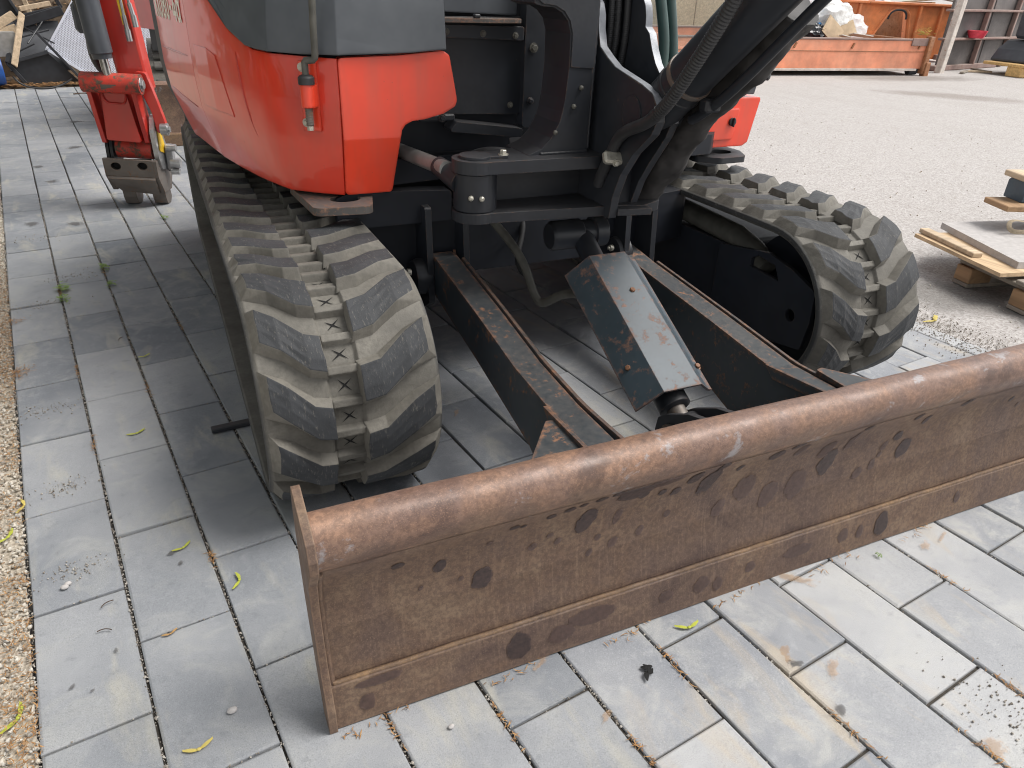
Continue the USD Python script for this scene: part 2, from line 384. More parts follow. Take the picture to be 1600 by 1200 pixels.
def rubber(name, top, dust, dusty):
    g = Mat(name); P = g.pos()
    w = g('attribute', attribute='wear') + '.fac'
    n1 = g.noise(P, 7.0, 5.0, 0.6); n2 = g.noise(P, 70.0, 5.0, 0.7); n3 = g.noise(g.scaled(P, (220.0, 60.0, 40.0)), 1.0, 4.0, 0.7)
    t = np.array(top)
    ct = g.mix(g.ramp(n1, (0.3, 0.0), (0.7, 1.0)), tuple(t * 0.7), tuple(t * 1.3))
    ct = g.mix(g.math('multiply', g.ramp(n3, (0.575, 0.0), (0.70, 1.0)), 0.5), ct, tuple(np.array(dust) * 1.05))
    ct = g.mix(g.math('multiply', g.ramp(n2, (0.60, 0.0), (0.80, 1.0)), 0.22), ct, tuple(np.array(dust)))
    d = np.array(dust)
    cd = g.mix(g.ramp(n1, (0.3, 0.0), (0.7, 1.0)), tuple(d * 0.55), tuple(d * 1.1))
    cd = g.mix(g.math('multiply', g.ramp(n2, (0.35, 1.0), (0.6, 0.0)), 0.5), cd, tuple(d * 0.5))
    cd = g.mix(dusty, ct, cd)
    col = g.mix(w, cd, ct)
    h = g.math('add', n2, g.math('multiply', n3, 0.4))
    return g.done(base_color=col, roughness=0.72, normal=g.bump(h, 0.45, 0.003, g.bevel(0.007)))
rubber_lug = rubber('rubber_lug', (0.029, 0.031, 0.034), (0.185, 0.171, 0.143), 0.86)
rubber_belt = rubber('rubber_belt', (0.035, 0.036, 0.037), (0.185, 0.172, 0.145), 0.88)

def paver_mat(name, dark, light, warm, warm_amt, stain_amt):
    g = Mat(name); P = g.pos()
    rnd = g('object_info') + '.random'
    n1 = g.noise(P, 3.2, 5.0, 0.55, 0.3); n2 = g.noise(P, 420.0, 3.0, 0.6); n3 = g.noise(g.scaled(P, (9.0, 2.6, 1.0)), 1.0, 5.0, 0.6, 0.5); n4 = g.noise(P, 24.0, 5.0, 0.65)
    f = g.math('add', g.math('multiply', n1, 0.85), g.math('multiply', rnd, 0.42))
    col = g.ramp(f, (0.35, dark), (0.90, light))
    n6 = g.noise(P, 6.5, 6.0, 0.68, 0.8)
    col = g.mix(g.math('multiply', g.ramp(n6, (0.50, 0.0), (0.68, 1.0)), 0.55), col, tuple(np.array(light) * [1.10, 1.08, 1.0]))
    col = g.mix(g.math('multiply', g.ramp(n3, (0.56, 0.0), (0.72, 1.0)), warm_amt), col, warm)
    col = g.mix(g.math('multiply', g.ramp(n4, (0.55, 0.0), (0.75, 1.0)), 0.30), col, tuple(np.array(light) * 1.22))
    col = g.mix(g.math('multiply', g.ramp(n4, (0.27, 1.0), (0.42, 0.0)), 0.35), col, tuple(np.array(dark) * 0.72))
    col = g.mix(g.math('multiply', g.ramp(n2, (0.36, 1.0), (0.46, 0.0)), 0.30), col, tuple(np.array(dark) * 0.5))
    col = g.mix(g.math('multiply', g.ramp(n2, (0.58, 0.0), (0.68, 1.0)), 0.25), col, tuple(np.minimum(np.array(light) * 1.6, 0.8)))
    e = g.math('multiply', g.edge(0.006), 1.4, True)
    col = g.mix(g.math('multiply', e, 0.35), col, tuple(np.array(dark) * 0.6))
    h = g.math('add', n2, g.math('multiply', n4, 0.8))
    return g.done(base_color=col, roughness=0.86, normal=g.bump(h, 0.28, 0.002, g.bevel(0.003)), specular_ior_level=0.35)
pav_left = paver_mat('paver_blue_grey', (0.160, 0.174, 0.193), (0.312, 0.320, 0.330), (0.385, 0.37, 0.315), 0.75, 0.2)  # darker paver copy: shade on the left side is put into the colour
pav_right = paver_mat('paver_pale_grey', (0.220, 0.232, 0.252), (0.405, 0.408, 0.41), (0.45, 0.375, 0.27), 0.6, 0.2)  # lighter paver copy: open light on the right is put into the colour
joint_sand = plain('joint_sand', (0.055, 0.048, 0.040), 0.95, 0.45, 120, 0.6)

def asphalt_mat():
    g = Mat('pale_asphalt'); P = g.pos()
    v = g('voronoi_texture', vector=P, scale=110.0, feature='f1'); n1 = g.noise(P, 0.6, 5.0, 0.6, 0.6); n2 = g.noise(P, 48.0, 5.0, 0.75); n3 = g.noise(P, 5.0, 5.0, 0.6)
    col = g.ramp(v + '.color', (0.1, (0.38, 0.355, 0.34)), (0.5, (0.55, 0.525, 0.51)), (0.9, (0.70, 0.68, 0.66)))
    col = g.mix(g.math('multiply', g.ramp(n2, (0.35, 1.0), (0.52, 0.0)), 0.5), col, (0.24, 0.22, 0.205))
    col = g.mix(g.math('multiply', g.ramp(n3, (0.5, 0.0), (0.8, 1.0)), 0.25), col, (0.38, 0.35, 0.31))
    tr = g.noise(g.scaled(P, (1.6, 0.6, 1.0)), 1.0, 6.0, 0.65, 0.4)
    col = g.mix(g.math('multiply', g.ramp(tr, (0.50, 0.0), (0.70, 1.0)), 0.22), col, (0.36, 0.33, 0.30))
    # damp dark patches in front of the skips and beside the pallet
    def patch(x, y, a, b, rot, lo, hi):
        q = g('mapping', vector=P, mapping_type='texture', location=(x, y, 0), rotation=(0, 0, rot), scale=(a, b, 50.0)) + '.vector'
        d = g('vector_math', math_type='length', vector1=q) + '.value'
        d = g.math('add', d, g.math('multiply', g.math('subtract', n3, 0.5), 0.9))
        d = g.math('add', d, g.math('multiply', g.math('subtract', n1, 0.5), 0.8))
        return g.ramp(d, (lo, 1.0), (hi, 0.0))
    p1 = patch(11.75, 6.35, 1.3, 0.45, -0.9, 0.4, 1.2)
    p2 = patch(13.4, 8.0, 1.6, 0.5, -0.25, 0.4, 1.1)
    p3 = patch(4.0, 1.72, 0.55, 0.30, -0.9, 0.5, 1.15)
    col = g.mix(g.math('multiply', p1, 0.55), col, (0.16, 0.12, 0.09))
    col = g.mix(g.math('multiply', p2, 0.6), col, (0.12, 0.10, 0.08))
    col = g.mix(g.math('multiply', p3, 0.7), col, (0.085, 0.080, 0.070))
    return g.done(base_color=col, roughness=0.9, normal=g.bump(g.math('add', v + '.distance', n2), 0.35, 0.004))
asphalt = asphalt_mat()
def gravel_ground():
    g = Mat('gravel_bed'); P = g.pos()
    v = g('voronoi_texture', vector=P, scale=120.0); n1 = g.noise(P, 9.0, 5.0)
    col = g.ramp(v + '.color', (0.1, (0.24, 0.20, 0.155)), (0.5, (0.42, 0.37, 0.295)), (0.95, (0.58, 0.53, 0.45)))
    col = g.mix(g.math('multiply', g.ramp(n1, (0.5, 0.0), (0.7, 1.0)), 0.5), col, (0.16, 0.10, 0.055))
    return g.done(base_color=col, roughness=0.95, normal=g.bump(v + '.distance', 0.8, 0.006))
gravel_bed = gravel_ground()
soil = plain('soil', (0.15, 0.11, 0.075), 0.95, 0.4, 14, 0.6)
def stone_mat(name, ramp):
    g = Mat(name)
    i = g('rgb_to_bw', color=g('voronoi_texture', vector=g.pos(), scale=130.0) + '.color') + '.val'
    n = g.noise(g.pos(), 300.0, 3.0)
    col = g.mix(g.math('multiply', n, 0.3), g.ramp(i, *ramp), (0.12, 0.10, 0.08))
    return g.done(base_color=col, roughness=0.85)
stone = stone_mat('gravel_stone', [(0.2, (0.30, 0.25, 0.19)), (0.45, (0.50, 0.44, 0.35)), (0.65, (0.64, 0.60, 0.52)), (0.9, (0.42, 0.41, 0.385))])
litter = stone_mat('dry_litter', [(0.2, (0.15, 0.075, 0.028)), (0.4, (0.34, 0.165, 0.055)), (0.65, (0.46, 0.26, 0.10)), (0.9, (0.24, 0.115, 0.04))])
grit = stone_mat('grit', [(0.0, (0.10, 0.085, 0.07)), (0.5, (0.30, 0.27, 0.23)), (1.0, (0.55, 0.52, 0.47))])
def leaf(name, c, c2):
    g = Mat(name); n = g.noise(g.objpos(), 60.0, 3.0)
    col = g.mix(n, c, c2)
    p = g('principled_bsdf', base_color=col, roughness=0.5); t = g('translucent_bsdf', color=col)
    m = g('mix_closure', fac=0.3, closure1=p + '.BSDF', closure2=t + '.BSDF')
    return usdkit.material(stage, '/World/Looks/' + name, g.n, g.l, surface=m + '.closure')
seed_green = leaf('seed_green', (0.42, 0.50, 0.06), (0.60, 0.58, 0.10))
seed_yellow = leaf('seed_yellow', (0.62, 0.50, 0.10), (0.70, 0.60, 0.22))
weed_green = leaf('weed_green', (0.16, 0.28, 0.05), (0.28, 0.38, 0.08))
seed_brown = leaf('seed_brown', (0.42, 0.24, 0.09), (0.55, 0.36, 0.16))
twig_brown = plain('twig_brown', (0.07, 0.045, 0.03), 0.8)
white_letter = plain('white_letter', (0.85, 0.81, 0.70), 0.5, 0.04, 30, 0.02)
yellow_sticker = plain('yellow_sticker', (0.72, 0.45, 0.02), 0.45, 0.1, 30, 0.05)
wood_pale = make_wood('wood_pale', (0.52, 0.40, 0.27), 1)
wood_new = make_wood('wood_new', (0.56, 0.40, 0.24), 1)
wood_grey = make_wood('wood_grey', (0.27, 0.235, 0.19), 1)
wood_dark = make_wood('wood_dark', (0.15, 0.115, 0.085), 0)
wood_block = make_wood('wood_block', (0.34, 0.21, 0.11), 1)
slab_stone = plain('slab_stone', (0.42, 0.40, 0.385), 0.85, 0.12, 30, 0.3)
blue_paint = painted('dark_blue_paint', (0.018, 0.045, 0.070), 0.4, (0.2, 0.1, 0.05), -0.06, 0.3)
strap_cloth = plain('strap_cloth', (0.33, 0.27, 0.19), 0.9, 0.2, 80, 0.4)
skip_orange = painted('skip_orange', (0.66, 0.235, 0.125), 0.55, (0.16, 0.07, 0.04), -0.06, 0.5, (0.66, 0.40, 0.28), scale=4.0)
tall_orange = painted('tall_orange', (0.64, 0.20, 0.065), 0.5, (0.10, 0.05, 0.03), -0.03, 0.4, (0.5, 0.28, 0.17), scale=5.0)
skip_rust = painted('skip_rust', (0.32, 0.13, 0.05), 0.7, (0.20, 0.08, 0.03), 0.05, 0.5, (0.35, 0.28, 0.22))
dark_wall = painted('dark_wall', (0.085, 0.075, 0.072), 0.7, (0.18, 0.11, 0.08), -0.05, 0.75, (0.30, 0.27, 0.25), scale=3.0)
rail_rust = painted('rail_rust', (0.22, 0.14, 0.12), 0.75, (0.20, 0.10, 0.07), 0.0, 0.6, (0.36, 0.30, 0.26), scale=6.0)
post_white = painted('post_white', (0.52, 0.47, 0.42), 0.7, (0.26, 0.14, 0.09), 0.0, 0.4, (0.45, 0.40, 0.36), scale=8.0)
film_white = None
def film(name, col, alpha):
    g = Mat(name); n = g.noise(g.objpos(), 5.0, 5.0, 0.6)
    p = g('principled_bsdf', base_color=col, roughness=0.25, normal=g.bump(n, 0.6, 0.05)); t = g('transparent_bsdf', color=(0.95, 0.95, 0.95))
    m = g('mix_closure', fac=alpha, closure1=t + '.BSDF', closure2=p + '.BSDF')
    return usdkit.material(stage, '/World/Looks/' + name, g.n, g.l, surface=m + '.closure')
film_white = film('film_white', (0.72, 0.72, 0.70), 0.88)
film_clear = film('film_clear', (0.80, 0.80, 0.80), 0.55)
blue_sheet = plain('blue_sheet', (0.03, 0.28, 0.62), 0.4, 0.3, 6, 0.6)
turq_sheet = plain('turquoise_sheet', (0.16, 0.55, 0.62), 0.5, 0.3, 6, 0.6)
black_sheet = plain('black_sheet', (0.014, 0.015, 0.018), 0.25, 0.3, 9, 0.6)
cardboard = plain('cardboard', (0.50, 0.38, 0.25), 0.85, 0.2, 8, 0.3)
paper_white = plain('paper_white', (0.66, 0.62, 0.56), 0.85, 0.1, 10, 0.2)
plastic_grey = plain('plastic_grey', (0.06, 0.065, 0.075), 0.45, 0.2, 8, 0.1)
yellow_wood = make_wood('yellow_wood', (0.62, 0.40, 0.16), 0)
pink = plain('pink_plastic', (0.62, 0.05, 0.08), 0.4, 0.2, 20, 0.1)
mesh_white = plain('mesh_white', (0.60, 0.63, 0.70), 0.45, 0.06, 10, 0.1, metallic=0.2)
bar_dark = plain('bar_dark', (0.022, 0.024, 0.028), 0.45, 0.3, 12, 0.2)
concrete = plain('rough_concrete', (0.27, 0.26, 0.24), 0.9, 0.25, 12, 0.5)
barrel_blue = plain('barrel_blue', (0.015, 0.07, 0.26), 0.4, 0.2, 8, 0.1)
def pane_mat():
    g = Mat('cab_glass')
    lw = g('layer_weight', blend=0.5) + '.facing'; fr = g.math('add', 0.04, g.math('multiply', g.math('power', lw, 4.0), 0.5)); t = g('transparent_bsdf', color=(0.93, 0.955, 0.95)); gl = g('glossy_bsdf', roughness=0.02, color=(1, 1, 1))
    m = g('mix_closure', fac=fr, closure1=t + '.BSDF', closure2=gl + '.BSDF')
    return usdkit.material(stage, '/World/Looks/cab_glass', g.n, g.l, surface=m + '.closure')
cab_glass = pane_mat()
cab_tube = plain('cab_tube', (0.035, 0.065, 0.06), 0.35, 0.2, 10, 0.1)

# ================================================================== the setting
def sheet(x0, y0, x1, y1, z, n=1):
    xs, ys = np.linspace(x0, x1, n + 1), np.linspace(y0, y1, n + 1)
    g = np.array([[(x, y, z) for x in xs] for y in ys]).reshape(-1, 3)
    f = [[i * (n + 1) + j, i * (n + 1) + j + 1, (i + 1) * (n + 1) + j + 1, (i + 1) * (n + 1) + j] for i in range(n) for j in range(n)]
    return (g, np.array(f))
obj('ground', sheet(-150, -150, 150, 150, -0.045), asphalt, kind='structure')
PX1 = 3.5
PY1 = 10.62
yard_poly = sg.Polygon([(PX1, -40), (60, -40), (60, 60), (-40, 60), (-40, PY1 + 1.6), (PX1, PY1 + 1.6)])
obj('yard', trimesh.Trimesh(*(lambda m: (np.c_[m[0], np.full(len(m[0]), -0.003)], m[1]))(trimesh.creation.triangulate_polygon(yard_poly, engine='earcut')), process=False), asphalt, kind='structure')
obj('soil_strip', sheet(-6, PY1, PX1, PY1 + 1.6, -0.004), soil, kind='structure')

# pavers, laid in a running bond of 0.2 x 0.4 m
pavement = UsdGeom.Xform.Define(stage, '/World/pavement')
tag(pavement, kind='structure')
obj('bedding', sheet(0.0, -0.4, PX1, PY1, -0.011), joint_sand, pavement)
def px_of(p):
    q = np.asarray(p, float) - CAM
    a = np.array([_r @ q, _u @ q, _f @ q])
    return (800 + FPX * a[0] / a[2], 600 - FPX * a[1] / a[2]) if a[2] > 0.05 else (-9999, -9999)
hide = sg.Polygon([(300, 200), (300, 330), (345, 470), (400, 640), (425, 770), (680, 690), (690, 560), (600, 330), (830, 360), (980, 340), (1000, 420), (1300, 590), (1430, 500), (1260, 320), (1060, 250), (1200, 90), (1300, 0), (240, 0), (260, 110)])
def paver_mesh(cx, cy, sx, sy, tilt):
    h = np.array([sx, sy]) / 2; c = 0.0035
    top = np.array([[-h[0] + c, -h[1] + c], [h[0] - c, -h[1] + c], [h[0] - c, h[1] - c], [-h[0] + c, h[1] - c]])
    rim = np.array([[-h[0], -h[1]], [h[0], -h[1]], [h[0], h[1]], [-h[0], h[1]]])
    rim = rim + rng.normal(0, 0.0010, rim.shape); top = top + rng.normal(0, 0.0010, top.shape)
    zt = tilt[0] + top @ tilt[1:]
    v = np.vstack([np.c_[top, zt], np.c_[rim, zt - 0.003], np.c_[rim, np.full(4, -0.03)]]) + [cx, cy, 0]
    f = [[0, 1, 2], [0, 2, 3]]
    for o in (0, 4):
        for k in range(4):
            k2 = (k + 1) % 4
            f += [[o + k, o + 4 + k, o + 4 + k2], [o + k, o + 4 + k2, o + k2]]
    return trimesh.Trimesh(v, f, process=False)
allp = []
for c in range(18):
    y = -0.4 + (0.2 if c % 2 else 0.0)                 # joints on even rows in even columns
    if c % 2: allp.append((c, -0.4, 0.2))
    while y < PY1 - 0.01:
        L = min(0.4, PY1 - y)
        allp.append((c, y, L)); y += 0.4
vis, rest = [], []
for c, y, L in allp:
    cx, cy = 0.1 + 0.2 * c, y + L / 2
    w = 0.2 if c < 17 else 0.1
    if c == 17: cx = 3.45
    pts = [px_of((cx + a * w / 2, cy + b * L / 2, 0)) for a in (-.95, 0, .95) for b in (-.95, 0, .95)]
    inside = [p for p in pts if -5 < p[0] < 1605 and -5 < p[1] < 1205]
    seen = [p for p in inside if not hide.contains(sg.Point(p))]
    d = math.hypot(cx - CAM[0], cy - CAM[1])
    (vis if seen and L > 0.05 else rest).append((d, cx, cy, w, L))
vis.sort(); vis, rest = vis[:300], rest + vis[300:]
def one_paver(cx, cy, w, L):
    return paver_mesh(cx, cy, w - 0.0075, L - 0.0062, np.r_[rng.normal(0, 0.0011), rng.normal(0, 0.005), rng.normal(0, 0.004)])
for d, cx, cy, w, L in vis:
    left = cx < 0.95 or (cx < 1.9 and cy > 1.4)
    obj('paver', one_paver(cx, cy, w, L), pav_left if left else pav_right, pavement)
obj('paver_remainder', join([one_paver(*q[1:]) for q in rest]), pav_left, pavement, kind='stuff')

# gravel strip on the left
n = 40
gx = np.linspace(-3.2, -0.004, n); gy = np.linspace(-1.0, PY1, 90)
G = np.array([[(x, y, -0.012 + 0.014 * meshkit.noise(np.array([x * 9, y * 9, 0.3]))) for x in gx] for y in gy])
fq = [[i * n + j, i * n + j + 1, (i + 1) * n + j + 1, (i + 1) * n + j] for i in range(len(gy) - 1) for j in range(n - 1)]
obj('gravel_strip', (G.reshape(-1, 3), np.array(fq)), gravel_bed, kind='structure')
ico = trimesh.creation.icosphere(subdivisions=0)
def pebbles(spots, smin, smax):
    vs, fs = [], []
    for k, (x, y, z) in enumerate(spots):
        s = smin + (smax - smin) * rng.random() ** 2
        sc = s * (0.6 + 0.7 * rng.random(3))
        R = trimesh.transformations.random_rotation_matrix(rng.random(3))[:3, :3]
        vs.append((ico.vertices * sc * (0.85 + 0.3 * rng.random((12, 1)))) @ R.T + [x, y, z]); fs.append(ico.faces + 12 * k)
    return trimesh.Trimesh(np.vstack(vs), np.vstack(fs), process=False)
sp = [(-0.16 * rng.random() ** 1.0, rng.uniform(0.9, 6.0), rng.uniform(-0.006, 0.004)) for _ in range(9000)]
sp += [(rng.uniform(-0.9, -0.1), rng.uniform(0.9, 4.0), rng.uniform(-0.006, 0.003)) for _ in range(2500)]
obj('gravel', pebbles(sp, 0.0022, 0.0062), stone, kind='stuff', label='pale beige gravel filling the strip left of the pavers', category='gravel')
def joint_grit():
    out = []
    for _ in range(8500):
        c = rng.integers(0, 6); y = rng.uniform(0.7, 5.5)
        out.append((0.2 * c + rng.normal(0, 0.0028), y, -0.006 + 0.005 * rng.random()))
    for _ in range(700):                                                   # cross joints
        c = rng.integers(0, 5); k_ = rng.integers(2, 12)
        out.append((0.2 * c + 0.2 * rng.random(), 0.4 * k_ + (0.2 if c % 2 else 0.0) + rng.normal(0, 0.002), -0.005 + 0.004 * rng.random()))
    for _ in range(1500):
        c = rng.integers(5, 14); y = rng.uniform(0.1, 1.2)
        out.append((0.2 * c + rng.normal(0, 0.0028), y, -0.007 + 0.003 * rng.random()))
    for k in range(900):                                                    # loose grit on a few pavers by the strip
        a, b, s = [(0.09, 1.72, 0.05), (0.11, 2.1, 0.05), (0.10, 3.6, 0.06), (0.3, 3.9, 0.08), (0.08, 2.6, .06), (0.13, 4.6, .1), (1.72, 0.32, 0.05), (1.75, 0.25, .04)][k % 8]
        out.append((np.clip(a + rng.normal(0, s), 0.004, 3), b + rng.normal(0, s * (1.3 if a > 1 else 0.45)), 0.002))
    return out
obj('joint_grit', pebbles(joint_grit(), 0.0010, 0.0030), grit, kind='stuff', label='fine grit in the joints and scattered on the pavers', category='grit')
sp = [(PX1 + rng.normal(0.02, 0.10), rng.uniform(0.9, 2.2), 0.003) for _ in range(3500)]
obj('sand_edge', pebbles(sp, 0.0012, 0.0040), grit, kind='stuff', label='loose sand and grit where the pavers meet the yard', category='sand')
sp = [(rng.uniform(3.6, 9.0), rng.uniform(1.2, 8.0), 0.0) for _ in range(1300)]
obj('yard_stones', pebbles(sp, 0.002, 0.006), stone, kind='stuff', label='small loose stones scattered on the pale yard', category='stones')
def strips(spots, L, w):
    vs, fs = [], []; k = 0
    for x, y, z in spots:
        a = rng.uniform(0, 2 * np.pi); l = L * rng.uniform(0.5, 1.4); c, s = math.cos(a), math.sin(a)
        n_ = 4; bend = rng.normal(0, 0.8)
        for i in range(n_):
            t = (i / (n_ - 1) - 0.5) * l; o = bend * t * t / l
            wz = w * (1 - abs(2 * i / (n_ - 1) - 1) ** 2 * 0.7) * rng.uniform(0.7, 1.3)
            hz = z + 0.004 * rng.random()
            for q in (-wz / 2, wz / 2):
                vs.append((x + c * t - s * (o + q), y + s * t + c * (o + q), hz + abs(q) * .3))
        for i in range(n_ - 1):
            fs += [[k + 2 * i, k + 2 * i + 2, k + 2 * i + 3], [k + 2 * i, k + 2 * i + 3, k + 2 * i + 1]]
        k += 2 * n_
    return trimesh.Trimesh(np.array(vs), np.array(fs), process=False)
sp = []
for cy, s, m in [(1.33, .07, 130), (1.52, .06, 110), (1.72, .05, 80), (2.05, .06, 70), (2.35, .09, 120), (2.9, .14, 320), (3.3, .16, 320), (3.8, .2, 260), (1.2, .04, 60), (1.25, .05, 60)]:
    sp += [(-abs(rng.normal(0.01, 0.05)) + 0.004, cy + rng.normal(0, s), 0.006 + 0.008 * rng.random()) for _ in range(m)]
sp += [(abs(rng.normal(0.02, 0.02)), cy + rng.normal(0, 0.02), 0.003) for cy in (2.92, 2.95, 3.45) for _ in range(40)]
sp += [(0.2 * c + rng.normal(0, .004), y + rng.normal(0, .03), 0.001) for c, y in [(1, 2.86), (1, 3.7), (1, 2.3), (2, 3.9), (1, 3.75), (6, .98), (7, .45), (8, .26), (8, .20), (6, .75), (3, 1.35), (2, 1.6), (4, .82), (5, .62), (9, .35), (10, .6), (3, .95), (2, 2.6), (3, 3.1)] for _ in range(22)]
sp += [(.50 + .18 * rng.random() + k * .3, .935 - .132 * k * .3 - abs(rng.normal(0, .012)) + .02, 0.002) for k in range(6) for _ in range(14)]
obj('dry_litter', strips(sp, 0.016, 0.0022), litter, kind='stuff', label='dry brown catkins and needles along the pavement edge', category='plant litter')
sp = [(rng.uniform(-1.2, 1.0), PY1 + abs(rng.normal(0.02, 0.35)), 0.012 + 0.03 * rng.random()) for _ in range(1800)]
obj('fallen_leaves', strips(sp, 0.07, 0.022), litter, kind='stuff', label='brown fallen leaves on the soil behind the pavement', category='leaves')

# dark damp spots and rust marks on pavers (thin stains, shape of their own)
def stain_mesh(cx, cy, rx_, ry_, rot, seed, z=0.0032, n=40, amp=0.5):
    th = np.linspace(0, 2 * np.pi, n, endpoint=False)
    rr = 1 + amp * (meshkit.fbm(np.c_[np.cos(th) * 1.7, np.sin(th) * 1.7, np.full(n, seed * 3.1)], 3, seed) - 0.5) * 2.2
    x, y = rx_ * rr * np.cos(th), ry_ * rr * np.sin(th)
    c, s = math.cos(rot), math.sin(rot)
    v = np.vstack([[cx, cy, z], np.c_[cx + c * x - s * y, cy + s * x + c * y, np.full(n, z)]])
    return trimesh.Trimesh(v, [[0, 1 + k, 1 + (k + 1) % n] for k in range(n)], process=False)
def stain_mat(name, c, alpha):
    g = Mat(name); P = g.pos(); n1 = g.noise(P, 60.0, 5.0, 0.7); n2 = g.noise(P, 420.0, 3.0)
    p = g('principled_bsdf', base_color=g.mix(g.math('multiply', n2, 0.6), c, tuple(np.array(c) * 0.6)), roughness=0.75); t = g('transparent_bsdf')
    w = g('attribute', attribute='wear') + '.fac'
    a = g.math('multiply', g.ramp(g.math('add', g.math('multiply', w, 0.75), g.math('multiply', g.math('subtract', n1, 0.5), 1.6)), (0.22, 0.0), (0.48, 1.0)), alpha)
    m = g('mix_closure', fac=a, closure1=t + '.BSDF', closure2=p + '.BSDF')
    return usdkit.material(stage, '/World/Looks/' + name, g.n, g.l, surface=m + '.closure')
stain_dark = stain_mat('stain_dark', (0.085, 0.082, 0.080), 0.7)
stain_rusty = stain_mat('stain_rusty', (0.33, 0.20, 0.10), 0.38)
k = 0
for cx, cy, a, b, r_, m_ in [(0.315, 1.665, .018, .013, .3, 0), (0.328, 1.615, .014, .010, .8, 0), (1.425, 0.485, .020, .014, .3, 0), (1.435, 0.615, .028, .016, -.3, 0), (0.86, 1.96, .05, .11, -.35, 0), (0.98, 1.75, .05, .045, .2, 0),
        (0.065, 1.34, .014, .006, .9, 0), (0.10, 1.31, .008, .005, .2, 0), (0.155, 1.40, .006, .012, .1, 0), (0.30, 5.9, .06, .05, .2, 0), (0.24, 6.4, .05, .06, .2, 0), (0.52, 7.0, .09, .07, .5, 0), (0.62, 8.2, .1, .08, .1, 0), (0.35, 4.8, .05, .07, .8, 0), (0.14, 4.9, .06, .06, .3, 0),
        (0.95, 0.905, .055, .012, .35, 1), (0.985, 0.72, .03, .010, .5, 1), (1.44, 0.645, .035, .018, .9, 1), (1.50, 0.565, .05, .016, .6, 1), (2.07, .70, .03, .016, .2, 1), (2.15, .70, .05, .008, .25, 1), (1.62, .27, .04, .03, .4, 1), (1.80, .85, .10, .028, -.9, 1), (1.65, .80, .09, .02, -.9, 1), (1.2, 2.0, .05, .012, .9, 1), (1.28, 1.93, .03, .012, .9, 1)]:
    k += 1
    obj('damp_stain' if m_ == 0 else 'rust_stain', stain_mesh(cx, cy, a, b, r_, k), stain_rusty if m_ else stain_dark, pavement, attr=np.r_[1.0, np.zeros(40)])

# ================================================================== the excavator
MO = np.array([0.4874, 0.9722, 0.0]); MROT = -7.4
ex = thing('excavator', 'large red and black tracked excavator with a rusty dozer blade in the foreground', 'excavator', MO, MROT, 'excavators on the pavement')

# ---- tracks
VF, VR, ZC, RB, HL = 0.87, 3.17, 0.325, 0.289, 0.032
SL = VR - VF; SA = math.pi * RB; PER = 2 * SL + 2 * SA
def on_path(s, r=RB):
    s = np.asarray(s, float) % PER
    v, z, nv, nz = (np.zeros_like(s) for _ in range(4))
    a = s < SL
    v[a], z[a], nv[a], nz[a] = VR - s[a], ZC + r, 0, 1
    b = (s >= SL) & (s < SL + SA); t = (s[b] - SL) / RB
    v[b], z[b], nv[b], nz[b] = VF - r * np.sin(t), ZC + r * np.cos(t), -np.sin(t), np.cos(t)
    c = (s >= SL + SA) & (s < 2 * SL + SA)
    v[c], z[c], nv[c], nz[c] = VF + (s[c] - SL - SA), ZC - r, 0, -1
    d = s >= 2 * SL + SA; t = (s[d] - 2 * SL - SA) / RB
    v[d], z[d], nv[d], nz[d] = VR + r * np.sin(t), ZC - r * np.cos(t), np.sin(t), -np.cos(t)
    # a little sag of the upper run
    sag = np.where(a, -0.012 * np.sin(np.clip((s) / SL, 0, 1) * np.pi) ** 2, 0)
    return v, z + sag, nv, nz
def belt_point(u0, s, w, h):
    v, z, nv, nz = on_path(s)
    return np.stack([np.broadcast_to(u0 + np.asarray(w, float), v.shape), v + nv * h, z + nz * h], -1)
def make_belt(u0):
    N = 200; dC = 0.0 if u0 < 1 else .012
    s = np.linspace(0, PER, N, endpoint=False)
    sec = [(0.006, -0.030), (0.0, -0.020), (0.0, -0.008), (0.012, 0.0), (0.163 + dC, 0.0), (0.17 + dC, -0.010), (0.242 + dC, -0.010), (0.249 + dC, 0.0), (0.438, 0.0), (0.45, -0.008), (0.45, -0.020), (0.444, -0.030)]
    K = len(sec); v = np.vstack([belt_point(u0, s, np.full(N, w), np.full(N, h)) for w, h in sec]); f = []
    for k in range(K):
        k2 = (k + 1) % K
        for i in range(N):
            i2 = (i + 1) % N
            f += [[k * N + i, k2 * N + i, k2 * N + i2], [k * N + i, k2 * N + i2, k * N + i2]]
    m = trimesh.Trimesh(v, f, process=False)
    if m.volume < 0: m.invert()
    return m
